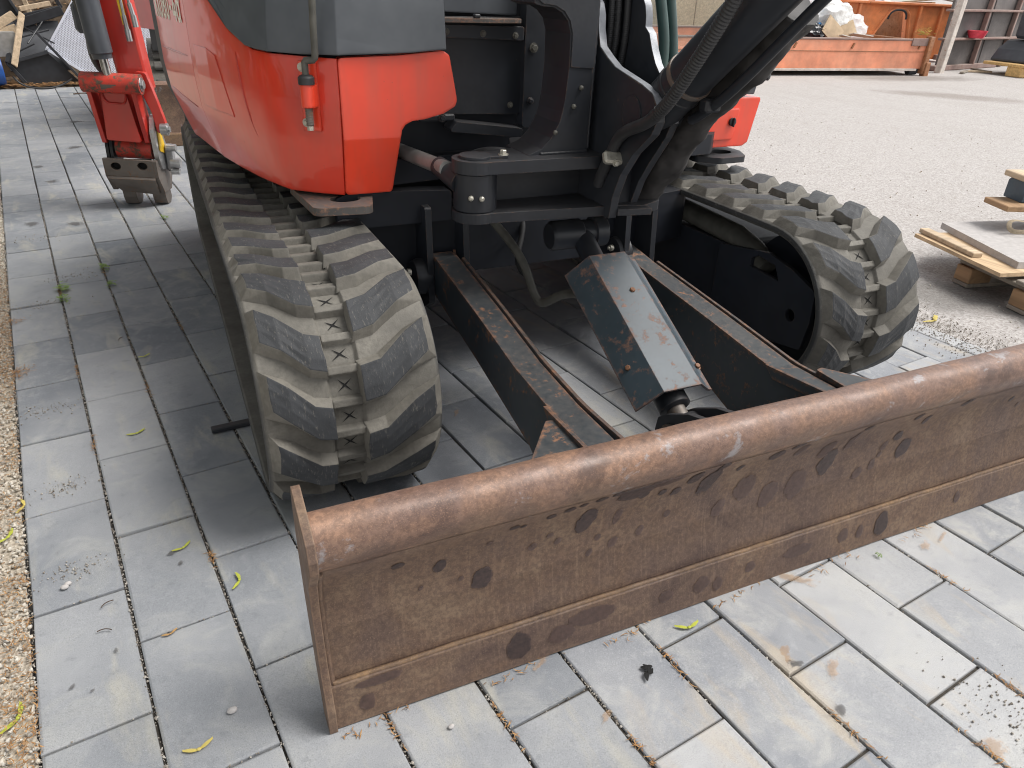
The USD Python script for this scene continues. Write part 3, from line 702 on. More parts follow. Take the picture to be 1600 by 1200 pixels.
def make_lug(u0, s0, right, W1=0.187):
    cols = [0.0, 0.3, 0.72, 1.0]; slant = [-0.092, -0.062, -0.010, 0.0]
    W0 = 0.026
    hs = 0.041 + rng.normal(0, 0.001)
    def pt(w, s, h):
        ww = W0 + (W1 - W0) * w
        if right: ww = 0.45 - ww
        return ww, s0 + s, h
    R = 4
    top = np.array([[pt(w, sl - hs + 2 * hs * r / (R - 1), HL - (0.006 if c == 0 else 0)) for c, (w, sl) in enumerate(zip(cols, slant))] for r in range(R)])
    C = len(cols)
    jit = rng.normal(0, 0.0016, top.shape); jit[..., 2] = -np.abs(jit[..., 2]) * 1.2
    edge_m = np.zeros((R, C, 1)); edge_m[0] = edge_m[-1] = 1; edge_m[:, 0] = edge_m[:, -1] = 1
    top = top + jit * edge_m
    ring_i = [(0, c) for c in range(C)] + [(r, C - 1) for r in range(1, R)] + [(R - 1, c) for c in range(C - 2, -1, -1)] + [(r, 0) for r in range(R - 2, 0, -1)]
    base = []
    for r, c in ring_i:
        w, sl = cols[c], slant[c]
        dw = (-0.13 if c == 0 else (0.03 if c == C - 1 else 0)); ds = (-0.017 if r == 0 else (0.017 if r == R - 1 else 0))
        base.append(pt(w + dw, sl - hs + 2 * hs * r / (R - 1) + ds, -0.003))
    base = np.array(base)
    T = top.reshape(-1, 3); allw = np.vstack([T, T[[r * C + c for r, c in ring_i]], base])
    P3 = np.vstack([belt_point(u0, allw[:, 1], allw[:, 0], allw[:, 2])])
    f = []
    for r in range(R - 1):
        for c in range(C - 1):
            a = r * C + c
            f += [[a, a + 1, a + C + 1], [a, a + C + 1, a + C]]
    n0 = R * C; K = len(ring_i)
    for k in range(K):
        k2 = (k + 1) % K
        f += [[n0 + k, n0 + K + k, n0 + K + k2], [n0 + k, n0 + K + k2, n0 + k2]]
    f = np.array(f)
    m = trimesh.Trimesh(P3, f, process=False)
    # orient outwards
    n_top = np.cross(P3[1] - P3[0], P3[C] - P3[0]); v_, z_, nv, nz = on_path(np.array([s0]))
    if n_top @ np.array([0, nv[0], nz[0]]) < 0: m.faces = m.faces[:, ::-1]
    wear = np.r_[np.ones(R * C), np.zeros(2 * K)]
    return m, wear
def make_track(u0, phase, label):
    x = UsdGeom.Xform.Define(stage, str(ex.GetPath()) + '/' + numbered(str(ex.GetPath()), 'track'))
    tag(x, label)
    b = make_belt(u0)
    nb = len(b.vertices)
    wside = np.clip((np.abs((b.vertices[:, 0] - u0) - .225) - .218) / .006, 0, 1) * .92
    obj('belt', b, rubber_belt, x, smooth=False, attr=wside)
    NP = 40; p = PER / NP
    for k in range(NP):
        for right in (False, True):
            m, wear = make_lug(u0, phase + k * p + (p / 2 if right else 0), right, ((.205 if right else .165) if u0 < 1 else (.192 if right else .172)))
            obj('lug', m, rubber_lug, x, attr=wear)
    bars, slits = [], []; dC = 0.0 if u0 < 1 else .012
    for k in range(2 * NP):
        s = phase + (k + 0.5) * p / 2
        c = belt_point(u0, np.array([s - 0.015, s - 0.009, s + 0.009, s + 0.015]), np.full(4, 0.168 + dC), np.array([-0.012, 0.010, 0.010, -0.012]))
        d = belt_point(u0, np.array([s - 0.015, s - 0.009, s + 0.009, s + 0.015]), np.full(4, 0.244 + dC), np.array([-0.012, 0.010, 0.010, -0.012]))
        m = trimesh.Trimesh(np.vstack([c, d]), [[0, 1, 5], [0, 5, 4], [1, 2, 6], [1, 6, 5], [2, 3, 7], [2, 7, 6], [0, 2, 1], [0, 3, 2], [4, 5, 6], [4, 6, 7]], process=False)
        nrm = m.face_normals[2]; v_, z_, nv, nz = on_path(np.array([s]))
        if nrm @ np.array([0, nv[0], nz[0]]) < 0: m.invert()
        bars.append(m)
        s2 = phase + k * p / 2
        for sg_ in (-1, 1):                                                   # crossed slits between the bars
            a = np.array([[0.187 + dC, s2 - sg_ * 0.016], [0.225 + dC, s2 + sg_ * 0.016]]) + rng.normal(0, 0.0015, (2, 2))
            mid = a.mean(0); wv = np.array([-(a[1] - a[0])[1], (a[1] - a[0])[0]]); wv = wv / np.linalg.norm(wv) * 0.0026
            q = np.array([a[0], mid - wv, a[1], mid + wv])
            pts = belt_point(u0, q[:, 1], q[:, 0], np.full(4, -0.0085))
            slits.append(trimesh.Trimesh(pts, [[0, 1, 2], [0, 2, 3]], process=False))
    obj('core_bars', join(bars), rubber_belt, x, kind='stuff')
    obj('slits', join(slits), black_hole, x, kind='stuff')
    return x
make_track(0.0, 2.563 % (PER / 40), 'left rubber track in the photo, dusty grey chevron lugs, beside the open pavers')
make_track(1.75, 2.585 % (PER / 40), 'right rubber track in the photo, pale dusty lugs, beside the yard')

# ---- track frames, idlers, rollers
for u0 in (0.0, 1.75):
    inner = 0.03 if u0 > 1 else 0.28                                           # plate on the machine's middle side
    x = UsdGeom.Xform.Define(stage, str(ex.GetPath()) + '/' + numbered(str(ex.GetPath()), 'track_frame'))
    obj('side_beam', prism_u(rpoly([(1.15, .20), (2.9, .20), (2.9, .42), (1.9, .44), (1.15, .455)], .015), u0 + 0.05, u0 + 0.40), dark_frame, x)
    hole = sg.Polygon([(.83, .42), (.98, .425), (.98, .455), (.95, .475), (.86, .468)])
    plate = rpoly([(1.16, .455), (.9, .50), (.78, .48), (.66, .44), (.655, .33), (.67, .225), (.80, .20), (1.16, .195)], .012).difference(hole).difference(sg.Point(.745, .325).buffer(.022))
    for du in ((inner, inner + 0.016), (0.40 - inner + 0.0, 0.416 - inner)):
        obj('front_plate', prism_u(plate, u0 + du[0], u0 + du[1]), dark_frame, x)
    top = tube([(u0 + inner + .06, 2.6, .50), (u0 + inner + .06, 1.9, .505), (u0 + inner + .06, 1.14, .485), (u0 + inner + .06, 1.04, .46), (u0 + inner + .06, .95, .42)], .042, 14, rfun=lambda t, th: 1.0)
    obj('top_rail', top, hose_dusty, x, smooth=40)
    obj('idler', lathe([(0, 0), (0, .10), (.03, .12), (.03, .235), (.075, .245), (.12, .245), (.165, .235), (.165, .12), (.195, .10), (.195, 0)], (u0 + .13, VF, ZC), (1, 0, 0), 40), dark_frame, x, smooth=40)
    obj('sprocket', lathe([(0, 0), (0, .14), (.05, .24), (.15, .24), (.2, .14), (.2, 0)], (u0 + .125, VR, ZC), (1, 0, 0), 32), dark_frame, x, smooth=40)
    for k in range(5):
        obj('roller', lathe([(0, 0), (0, .05), (.04, .085), (.10, .085), (.12, .06), (.16, .06), (.18, .085), (.24, .085), (.28, .05), (.28, 0)], (u0 + .085, 1.30 + .36 * k, .15), (1, 0, 0), 20), dark_frame, x, smooth=40)
    obj('roller_guard', join([box((u0 + (0.41 if u0 < 1 else 0.04), 1.0 + .085 * k, .105), (.016, .03, .05), ch=.004) for k in range(22)]), bolt_rust, x)

# ---- lower frame under the slewing ring
obj('lower_frame', join(prism_z(rpoly([(.40, 1.42), (.78, 1.33), (1.42, 1.33), (1.80, 1.42), (1.80, 2.7), (.40, 2.7)], .03), .40, .60),
    prism_v(rpoly([(.47, .34), (.60, .38), (1.62, .38), (1.73, .34), (1.73, .45), (.47, .45)], .015), 1.5, 1.9)), dark_frame, ex)
obj('slew_ring', lathe([(0, 0), (0, .52), (.12, .52), (.12, 0)], (1.1, 2.0, .595), (0, 0, 1), 48), dark_frame, ex, smooth=40)
for uu, zt in ((.645, .66), (.775, .64), (1.415, .66), (1.53, .64)):
    obj('pivot_bracket', prism_u(rpoly([(1.235, .34), (1.30, .30), (1.45, .34), (1.45, zt), (1.26, zt)], .012), uu - .011, uu + .011), black_steel, ex)
for uu in (.60, 1.39):
    obj('pivot_boss', lathe([(0, 0), (0, .055), (.02, .062), (.05, .062), (.06, .05), (.06, 0)], (uu, 1.30, .415), (1, 0, 0), 28), black_steel, ex, smooth=40)
    obj('grease_nipple', lathe([(0, 0), (0, .012), (.012, .012), (.014, .006), (.02, .006), (.02, 0)], (uu - .012, 1.285, .44), (-1, 0, 0), 10), zinc, ex, smooth=40)
obj('front_valance', prism_v(rpoly([(.36, .60), (.74, .60), (.74, .70), (.42, .72), (.36, .70)], .01), 1.30, 1.36), dark_frame, ex)

# ---- blade arms
armL = [(1.36, .455), (1.30, .492), (1.24, .495), (.845, .441), (.60, .402), (.383, .388), (.193, .389), (.07, .405), (.07, .10), (.20, .085), (.34, .14), (.486, .219), (.84, .289), (1.262, .363), (1.34, .37), (1.37, .41)]
armR = [(1.50, .42), (1.45, .442), (1.39, .440), (1.16, .411), (.724, .374), (.422, .345), (.241, .353), (.07, .385), (.07, .10), (.20, .065), (.53, .115), (.91, .23), (1.40, .31), (1.48, .34), (1.51, .38)]
for pts, u0, u1 in ((armL, .66, .738), (armR, 1.41, 1.488)):
    x = obj('blade_arm', prism_u(poly(pts).buffer(-.008).buffer(.008, quad_segs=5), u0, u1), arm_steel, ex)
    tp = np.array([p for p in pts if p[1] > .33 and p[0] > .06]); tp = tp[np.argsort(-tp[:, 0])]
    tp = tp[(tp[:, 0] < 1.31)]
    fl = np.array([(u1 + .006 + (.012 * max(0, (.40 - v) / .3) ** 1.5), v, z) for v, z in np.c_[np.linspace(tp[0, 0], tp[-1, 0], 30), np.interp(np.linspace(tp[0, 0], tp[-1, 0], 30), tp[::-1, 0], tp[::-1, 1])]])
    rows = np.stack([fl + [0, 0, -.035], fl + [0, 0, .005]])
    obj('flange', shell(rows, .010), arm_steel, x)
    lip = [(v, z) for v, z in tp if v < .42]
    obj('front_lip', prism_u(poly([(.40, .392), (.10, .402), (.10, .372), (.36, .36)]) if u0 < 1 else poly([(.44, .352), (.10, .392), (.10, .362), (.40, .322)]), u0 - .012, u0 - .002), arm_steel, x)
obj('gusset', prism_z(rpoly([(.44, .10), (.655, .10), (.655, .34), (.628, .345)], .006), .372, .386), arm_steel, ex)
obj('gusset', prism_z(rpoly([(1.495, .10), (1.71, .10), (1.52, .345), (1.495, .34)], .006), .352, .366), arm_steel, ex)

# ---- blade (mouldboard > ridge, cutting edge, stains)
def roll_pts(a0, a1, n, c=(.045, .455), r=.048): return [(c[0] + r * math.cos(math.radians(a)), c[1] + r * math.sin(math.radians(a))) for a in np.linspace(a0, a1, n)]
front = [(.030, .095), (.036, .12), (.046, .16), (.054, .20), (.058, .24), (.060, .28), (.056, .32), (.047, .350), (.035, .375), (.022, .395)]
roll = roll_pts(195, 60, 16)
back = [(.085, .43), (.082, .38), (.086, .30), (.080, .20), (.060, .10), (.045, .02)]
def ext_profile(prof, u0, u1, nu, wob=0.0012):
    us = np.linspace(u0, u1, nu); K = len(prof)
    v = np.array([[(u, p[0], p[1]) for p in prof] for u in us]).reshape(-1, 3)
    v[:, 1] += wob * 2 * (meshkit.fbm(v * [6, 14, 14], 3, 5) - .5)
    v[:, 2] += wob * 2 * (meshkit.fbm(v * [5, 11, 11] + 9, 3, 6) - .5)
    f = []
    for i in range(nu - 1):
        for k in range(K):
            k2 = (k + 1) % K
            f += [[i * K + k, i * K + k2, (i + 1) * K + k2], [i * K + k, (i + 1) * K + k2, (i + 1) * K + k]]
    cap = trimesh.creation.triangulate_polygon(poly(prof), engine='earcut')
    m = trimesh.Trimesh(v, f, process=False)
    c0 = prism_u(poly(prof), u0, u0 + 1e-4); c1 = prism_u(poly(prof), u1 - 1e-4, u1)
    if m.volume < 0: m.invert()
    return join(m, c0, c1)
BU0, BU1 = .016, 2.184
board = obj('mouldboard', ext_profile(front + [(.012, .430), (-.004, .442)][:0] + back, BU0, BU1, 60), blade_rust, ex, smooth=35)
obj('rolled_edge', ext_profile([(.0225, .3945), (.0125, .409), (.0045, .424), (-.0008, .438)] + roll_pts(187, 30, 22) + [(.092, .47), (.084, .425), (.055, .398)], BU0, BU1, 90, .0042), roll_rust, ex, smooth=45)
obj('cutting_edge', ext_profile([(0.0, .003), (.010, .06), (.018, .100), (.024, .104), (.036, .102), (.052, .09), (.045, .02), (.03, .003)], BU0, BU1, 60), blade_rust, ex, smooth=35)
wl = np.array([(u, .0255 + .0025 * (meshkit.noise(np.array([u * 25, 1.5, .2])) - .5), .1045 + .004 * (meshkit.noise(np.array([u * 18, 4.5, .7])) - .5)) for u in np.linspace(BU0 + .005, BU1 - .005, 260)])
obj('weld_bead', tube(wl, .0052, 8), weld_rust, board, smooth=60)
wl2 = np.array([(BU0 + .004, v - .003, z) for v, z in spline(front, 40)])
obj('weld_bead', tube(wl2, .007, 8), blade_rust, board, smooth=60)
endp = rpoly([(-.006, 0.0), (-.008, .06), (.010, .105), (.026, .15), (.036, .22), (.040, .29), (.030, .36), (.004, .398), (-.016, .425), (-.020, .455), (-.006, .485), (.05, .510), (.10, .528), (.112, .528), (.125, .47), (.13, .36), (.12, .26), (.09, .13), (.06, .03), (.05, 0.0)], .003)
for u0 in (0.0, 2.184):
    obj('end_plate', prism_u(endp, u0, u0 + .016), blade_rust, ex)
def front_v(z):
    P_ = np.array(front); 
    return float(np.interp(z, P_[:, 1], P_[:, 0]))
def board_stain(u, z, ru, rz_, seed, lean=0.0, low=False, n=30):
    th = np.linspace(0, 2 * np.pi, n, endpoint=False)
    rr = 1 + 0.35 * (meshkit.fbm(np.c_[np.cos(th) * 1.3, np.sin(th) * 1.3, np.full(n, seed * 2.7)], 3, seed) - .5) * 1.6
    pts = []
    for q in (0.0, 0.5, 1.0):
        for t, r_ in zip(th, rr):
            zz = z + rz_ * r_ * math.sin(t) * q; uu = u + ru * r_ * math.cos(t) * q + lean * (zz - z)
            if low: vv = np.interp(zz, [.003, .06, .1], [0.0, .010, .018])
            else: vv = front_v(min(max(zz, .1), .41))
            pts.append((uu, vv - .0024 + .0010 * q, zz))
    f = []
    for a in range(2):
        for k in range(n):
            k2 = (k + 1) % n
            f += [[a * n + k, (a + 1) * n + k, (a + 1) * n + k2], [a * n + k, (a + 1) * n + k2, a * n + k2]]
    m = trimesh.Trimesh(np.array(pts), f, process=False)
    if m.face_normals[n][1] > 0: m.invert()
    return m
# spots read off the photograph: (u, z, half width, half height, dark?)
SP = [(.70, .375, .055, .024, 1), (.76, .385, .05, .016, 0), (.255, .30, .014, .016, 1), (.345, .235, .022, .027, 1), (.17, .335, .013, .008, 1), (.30, .25, .006, .006, 0), (.215, .255, .006, .006, 0), (.585, .315, .022, .034, 1), (.58, .315, .018, .02, 1), (.665, .30, .010, .020, 0),
      (.41, .36, .010, .006, 1), (.43, .355, .007, .005, 1), (.49, .365, .010, .007, 1), (.53, .375, .012, .009, 1), (.56, .38, .010, .007, 1), (.60, .385, .013, .009, 1), (.64, .39, .013, .008, 1), (.69, .37, .011, .010, 1),
      (.72, .35, .012, .011, 1), (.77, .34, .010, .010, 1), (.81, .33, .012, .012, 1), (.85, .365, .016, .022, 1), (.90, .335, .024, .036, 1), (.915, .385, .012, .016, 1), (.98, .355, .010, .010, 1), (.66, .23, .012, .013, 0), (.73, .24, .010, .012, 0), (.80, .265, .009, .010, 0), (.62, .255, .008, .008, 0),
      (1.02, .28, .030, .034, 0), (1.08, .37, .020, .018, 1), (1.13, .39, .017, .012, 1), (1.16, .36, .016, .022, 0), (1.19, .245, .030, .040, 0), (1.10, .235, .028, .034, 0), (1.28, .285, .026, .036, 1), (1.26, .33, .022, .026, 0), (1.34, .34, .012, .030, 0), (1.36, .385, .012, .010, 1), (1.47, .26, .008, .008, 0),
      (1.40, .22, .014, .016, 0), (1.52, .305, .016, .016, 1), (1.56, .26, .024, .030, 1), (1.48, .285, .012, .014, 0), (1.55, .37, .011, .013, 1), (1.60, .345, .010, .016, 1), (1.72, .385, .015, .018, 1), (1.95, .33, .009, .010, 1), (2.0, .30, .006, .008, 0), (.95, .24, .016, .022, 0), (1.45, .235, .012, .016, 0), (.50, .30, .008, .007, 0), (.52, .275, .009, .009, 0), (.46, .28, .010, .010, 0), (.36, .325, .008, .006, 0), (.60, .22, .008, .010, 0)]
SPL = [(.415, .055, .026, .034, 1), (.60, .070, .060, .020, 0), (.08, .045, .016, .020, 0), (.52, .05, .03, .02, 0), (1.50, .058, .022, .036, 1), (1.36, .060, .018, .018, 0), (1.42, .055, .012, .018, 0), (.90, .055, .022, .022, 0), (.95, .045, .014, .018, 0), (.80, .058, .018, .016, 0), (1.05, .06, .016, .014, 0), (1.80, .06, .012, .016, 0), (.11, .088, .05, .010, 0), (1.2, .06, .05, .016, 0)]
for k, (u, z, a, b, dk) in enumerate(SP): obj('oil_spot', board_stain(u, z, a * 1.2, b * 1.2, k, .25), oil if dk else oil_thin, board, attr=np.r_[np.ones(30), np.full(30, .62), np.zeros(30)])
for k, (u, z, a, b, dk) in enumerate(SPL): obj('oil_spot', board_stain(u, z, a * 1.2, b * 1.2, k + 80, .1, True), oil if dk else oil_thin, board, attr=np.r_[np.ones(30), np.full(30, .62), np.zeros(30)])

# ---- blade cylinder with its bent cover
ax0, ax1 = np.array([1.1, .918, .508]), np.array([1.1, .461, .270])
d = (ax1 - ax0) / np.linalg.norm(ax1 - ax0); nn = np.cross([1.0, 0, 0], d); nn = nn if nn[2] > 0 else -nn
sec = [(-.122, -.002), (-.064, .075), (.058, .075), (.100, .036), (.116, .030)]
rows = np.array([[ax0 + (ax1 - ax0) * t + np.array([1, 0, 0]) * a + nn * b for a, b in sec] for t in (0.0, 0.25, 0.5, 0.75, 1.0)])
cover_part = obj('cylinder_cover', shell(rows, .007), cover_steel, ex, label='blue-black bent steel cover with rust scuffs')
for t, a, b, up in ((.30, .012, .075, nn), (.76, -.098, .030, (nn + np.array([-.9, 0, 0])) / 1.35), (.84, .112, .034, nn)):
    obj('cover_bolt', hexbolt(ax0 + (ax1 - ax0) * t + np.array([a, 0, 0]) + nn * b, up, .0085, .010), bolt_rust, cover_part)
obj('cylinder_barrel', lathe([(0, 0), (0, .034), (.30, .034), (.44, .036), (.49, .040), (.50, .047), (.56, .047), (.565, .036), (.565, 0)], ax0 - d * .03, d, 32), black_steel, ex, smooth=40)
obj('cylinder_rod', cyl(ax1 + d * .01, ax1 + d * .08, .027, 24), grey_steel, ex, smooth=40)
pin = ax1 + d * .082
obj('rod_eye', cyl(pin - [.04, 0, 0], pin + [.04, 0, 0], .042, 28), black_steel, ex, smooth=40)
clev = rpoly([(.455, .20), (.448, .245), (.416, .272), (.325, .323), (.237, .350), (.07, .385), (.07, .10), (.40, .175), (.44, .18)], .012)
for uu in (1.045, 1.135):
    obj('blade_clevis', prism_u(clev, uu, uu + .018), black_steel, ex)
obj('clevis_pin', cyl(pin - [.068, 0, 0], pin + [.072, 0, 0], .022, 24), grey_steel, ex, smooth=40)
obj('cylinder_pivot', lathe([(0, 0), (0, .040), (.012, .048), (.11, .048), (.115, .042), (.155, .042), (.158, .05), (.20, .05), (.205, .04), (.205, 0)], (.985, 1.06, .592), (1, 0, 0), 32), black_steel, ex, smooth=40)
obj('cylinder_neck', cyl((1.1, 1.06, .592), ax0 + d * .02, .036, 24), black_steel, ex, smooth=40)
obj('hydraulic_hose', tube([(.84, 1.34, .66), (.86, 1.30, .62), (.89, 1.22, .57), (.935, 1.12, .47), (.945, 1.07, .40), (.955, 1.04, .375), (.985, 1.00, .40), (1.01, .93, .44), (1.04, .88, .45)], .0145, 12, 60), hose_dusty, ex, smooth=60)
obj('hydraulic_hose', tube([(1.02, 1.35, .58), (1.0, 1.30, .50), (.97, 1.25, .44), (.99, 1.2, .40)], .010, 10, 40), hose_rubber, ex, smooth=60)

# ---- swing bracket
lowpl = rpoly([(.70, .945), (1.16, .900), (1.21, .88), (1.30, .92), (1.30, 1.25), (.92, 1.25), (.86, 1.10), (.70, 1.075)], .02).union(sg.Point(.705, 1.005).buffer(.068, quad_segs=10))
obj('yoke_plate', prism_z(lowpl, .692, .722), black_steel, ex)
uppl = rpoly([(.70, .94), (1.09, .925), (1.09, 1.25), (.92, 1.25), (.86, 1.10), (.70, 1.07)], .02).union(sg.Point(.705, 1.005).buffer(.068, quad_segs=10))
obj('yoke_plate', prism_z(uppl, .832, .868), black_steel, ex)
boss = obj('yoke_boss', lathe([(0, 0), (0, .060), (.004, .063), (.106, .063), (.108, .060), (.108, 0)], (.705, 1.005, .723), (0, 0, 1), 36), black_steel, ex, smooth=40)
cap = sg.Point(.705, 1.005).buffer(.047, quad_segs=12).union(poly([(.70, .975), (.79, .968), (.80, .985), (.79, 1.0), (.72, 1.03)])).buffer(-.004).buffer(.004)
pcap = obj('pin_cap', prism_z(cap, .868, .876), black_steel, ex)
obj('cap_bolt', hexbolt((.782, .983, .876), (0, 0, 1), .010, .011), zinc, pcap)
for uu, zz in ((.672, .768), (.70, .766)):
    obj('grease_nipple', lathe([(0, 0), (0, .008), (.006, .008), (.010, .004), (.010, 0)], (uu, 1.005 - math.sqrt(max(.063 ** 2 - (uu - .705) ** 2, 0)), zz), ((uu - .705) / .063, -.8, 0), 8), zinc, boss, smooth=40)
obj('yoke_web', prism_v(rpoly([(.78, .72), (1.09, .72), (1.09, .835), (.78, .835)], .01), 1.07, 1.11), black_steel, ex)
col = [(.80, 1.40), (.862, 1.275), (.862, 1.262), (.885, 1.256), (.92, 1.254), (.945, 1.242), (.965, 1.222), (.976, 1.19), (.978, 1.10), (.972, 1.02), (.966, .985), (.958, .955), (.935, .915), (.905, .885), (.86, .868), (.86, .862), (1.056, .862), (1.056, 1.40)]
colm = prism_v(rpoly(col, .004), .985, 1.14)
colm.vertices[:, 1] += .0
obj('swing_post', colm, black_steel, ex)
obj('post_step', prism_v(rpoly([(.982, 1.105), (1.0575, 1.10), (1.0575, 1.40), (.86, 1.40), (.864, 1.277), (.887, 1.262), (.924, 1.258), (.952, 1.245), (.971, 1.222), (.981, 1.19)], .004), .981, .99), black_steel, ex)
plate = [(1.16, 1.42), (1.075, 1.40), (1.060, 1.272), (1.048, 1.262), (1.034, 1.235), (1.030, 1.20), (1.012, 1.155), (.965, 1.130), (.92, 1.110), (.86, 1.098), (.78, 1.082), (.725, 1.066), (.695, 1.035), (.690, 1.0), (.708, .965), (.785, .90), (.838, .83), (.868, .76), (.878, .692), (1.16, .692)]
plate2 = [(1.16, 1.42), (1.0, 1.40), (.968, 1.277), (.957, 1.264), (.948, 1.238), (.945, 1.21), (.922, 1.195), (.900, 1.155), (.876, 1.122), (.84, 1.09), (.79, 1.06), (.765, 1.02), (.765, .98), (.784, .94), (.845, .86), (.891, .794), (.919, .726), (.93, .692), (1.16, .692)]
for uu, du, dv, plt in ((1.088, .026, 0.0, plate), (1.190, .024, 0.0, plate2)):
    pp = rpoly([(v + dv, z) for v, z in plt], .004)
    bp_ = obj('bracket_plate', prism_u(pp, uu, uu + du), black_steel, ex)
    e2 = np.array([(uu + du / 2, v + dv - .0015, z + .0015) for v, z in plt[2:13]])
    e2 = np.array([e2[0] + (e2[1] - e2[0]) * 0] + [e2[k] for k in range(1, len(e2))])
    rows = np.stack([e2 + [-.011, 0, 0], e2 + [.011, 0, 0]])
    obj('worn_rim', shell(rows, .003), worn_edge, bp_, smooth=50)
obj('plate_pin', cyl((1.084, .81, 1.005), (1.24, .81, 1.005), .046, 32), black_steel, ex, smooth=40)
obj('bracket_back', prism_u(rpoly([(1.12, .70), (1.20, .70), (1.20, 1.40), (1.12, 1.40)], .005), 1.115, 1.22), dark_frame, ex)
obj('bracket_web', prism_v(rpoly([(1.056, .868), (1.09, .868), (1.09, 1.40), (1.056, 1.40)], .002), 1.06, 1.135), black_steel, ex)
obj('bracket_web', prism_v(rpoly([(1.113, .72), (1.192, .72), (1.192, .96), (1.113, .96)], .002), .93, .96), dark_frame, ex)
obj('bracket_floor', prism_z(poly([(1.115, .87), (1.222, .85), (1.222, 1.15), (1.115, 1.15)]), .70, .72), black_steel, ex)
for k, (u, v) in enumerate([(1.126, 1.085), (1.142, 1.06), (1.158, 1.05), (1.176, 1.03)]):
    obj('corrugated_hose', corrugated([(u, v, 1.42), (u, v - .005, 1.28), (u + .004, v - .002, 1.17), (u + .002, v + .01, 1.08), (u, v + .02, .98)], .0105, .0052), hose_rubber, ex, smooth=True)
for uu, vv, zz in ((1.0, .984, 1.00), (1.02, .984, 1.05), (.945, .984, .93)):
    obj('grease_nipple', lathe([(0, 0), (0, .007), (.005, .007), (.009, .003), (.010, 0)], (uu, vv, zz), (0, -1, 0), 8), hose_dusty, ex, smooth=40)
obj('weld_bead', tube(np.array([(u, .984 + .0006 * math.sin(u * 300), .871) for u in np.linspace(.90, 1.054, 40)]), .005, 7), black_steel, ex, smooth=60)
obj('weld_bead', tube(np.array([(1.0595 + .0006 * math.sin(z * 260), .989, z) for z in np.linspace(.88, 1.28, 60)]), .005, 7), black_steel, ex, smooth=60)
for uu, zz in ((.74, 1.17), (.86, 1.165), (.97, 1.16), (.73, .96), (.97, .95)):
    obj('panel_bolt', hexbolt((uu, 1.336 if zz > 1.1 else 1.36, zz), (0, -1, 0), .007, .006), hose_dusty, ex)
obj('hose_elbow', tube([(.80, 1.30, .80), (.84, 1.25, .83), (.90, 1.22, .83), (.97, 1.25, .80)], .013, 10, 30), hose_rubber, ex, smooth=60)
# boom cylinder
b0, b1 = np.array([1.168, .80, 1.015]), np.array([1.168, .30, 1.425])
bd = (b1 - b0) / np.linalg.norm(b1 - b0)
obj('boom_cylinder', lathe([(0, 0), (-.035, .03), (-.03, .05), (.03, .062), (.10, .062), (.102, .065), (.112, .065), (.114, .062), (.80, .062), (.80, 0)], b0, bd, 40), black_steel, ex, smooth=40)
obj('cylinder_band', lathe([(.145, .0), (.145, .0655), (.155, .0665), (.160, .0655), (.160, 0)], b0, bd, 40), grey_steel, ex, smooth=40)
side = np.array([1.0, 0, 0]); dn = np.cross(side, bd); dn = dn if dn[2] < 0 else -dn
obj('cylinder_line', tube([b0 + bd * .06 + dn * .070 + side * .045, b0 + bd * .13 + dn * .084 + side * .042, b0 + bd * .4 + dn * .088 + side * .040, b0 + bd * .7 + dn * .088 + side * .04], .013, 12, 30), black_steel, ex, smooth=60)
obj('line_clamp', box(b0 + bd * .15 + dn * .08 + side * .04, (.05, .035, .035), ch=.006), black_steel, ex)
obj('corrugated_hose', corrugated([(1.06, .395, 1.345), (1.06, .424, 1.295), (1.058, .478, 1.217), (1.056, .537, 1.140), (1.055, .604, 1.064), (1.058, .66, 1.022)], .0175, .0085, 16), hose_rubber, ex, smooth=True)
obj('hydraulic_hose', tube([(1.056, .637, 1.04), (1.058, .68, 1.008), (1.06, .735, .984), (1.065, .80, .958), (1.07, .845, .925), (1.072, .872, .885), (1.075, .91, .83), (1.08, .94, .78)], .0165, 14, 60), hose_rubber, ex, smooth=60)
obj('hose_clamp', join(box((1.068, .850, .878), (.066, .022, .036), rot=rx(-35) @ ry(8), ch=.006), hexbolt((1.070, .838, .868), (0, -1, -.4), .008, .007)), zinc, ex)
# wrinkled canvas sleeve round the hose bundle
def wr(t, th): return 1.0 + .40 * (meshkit.fbm(np.stack([np.cos(th) * 1.6 + 3, np.sin(th) * 1.6 + 1, np.full_like(th, t * 9)], -1), 4, 12) - .5) * 2 + .05 * np.sin(t * 34 + np.sin(th) * 2)
obj('hose_sleeve', tube([(1.275, 0.463, 1.285), (1.275, 0.491, 1.254), (1.275, 0.551, 1.188), (1.275, 0.61, 1.129), (1.275, 0.695, 1.061), (1.275, 0.774, 0.982), (1.275, 0.84, 0.899), (1.275, 0.903, 0.827), (1.275, 0.968, 0.756), (1.275, 1.012, 0.7)], .050, 28, 90, rfun=wr), canvas, ex, smooth=True)
# swing cylinder rod
obj('swing_rod', cyl((.56, 1.78, .80), (.637, 1.06, .828), .0225, 24), rod_steel, ex, smooth=40)
obj('swing_rod_end', cyl((.632, 1.12, .826), (.665, 1.01, .80), .027, 24, .036), black_steel, ex, smooth=40)

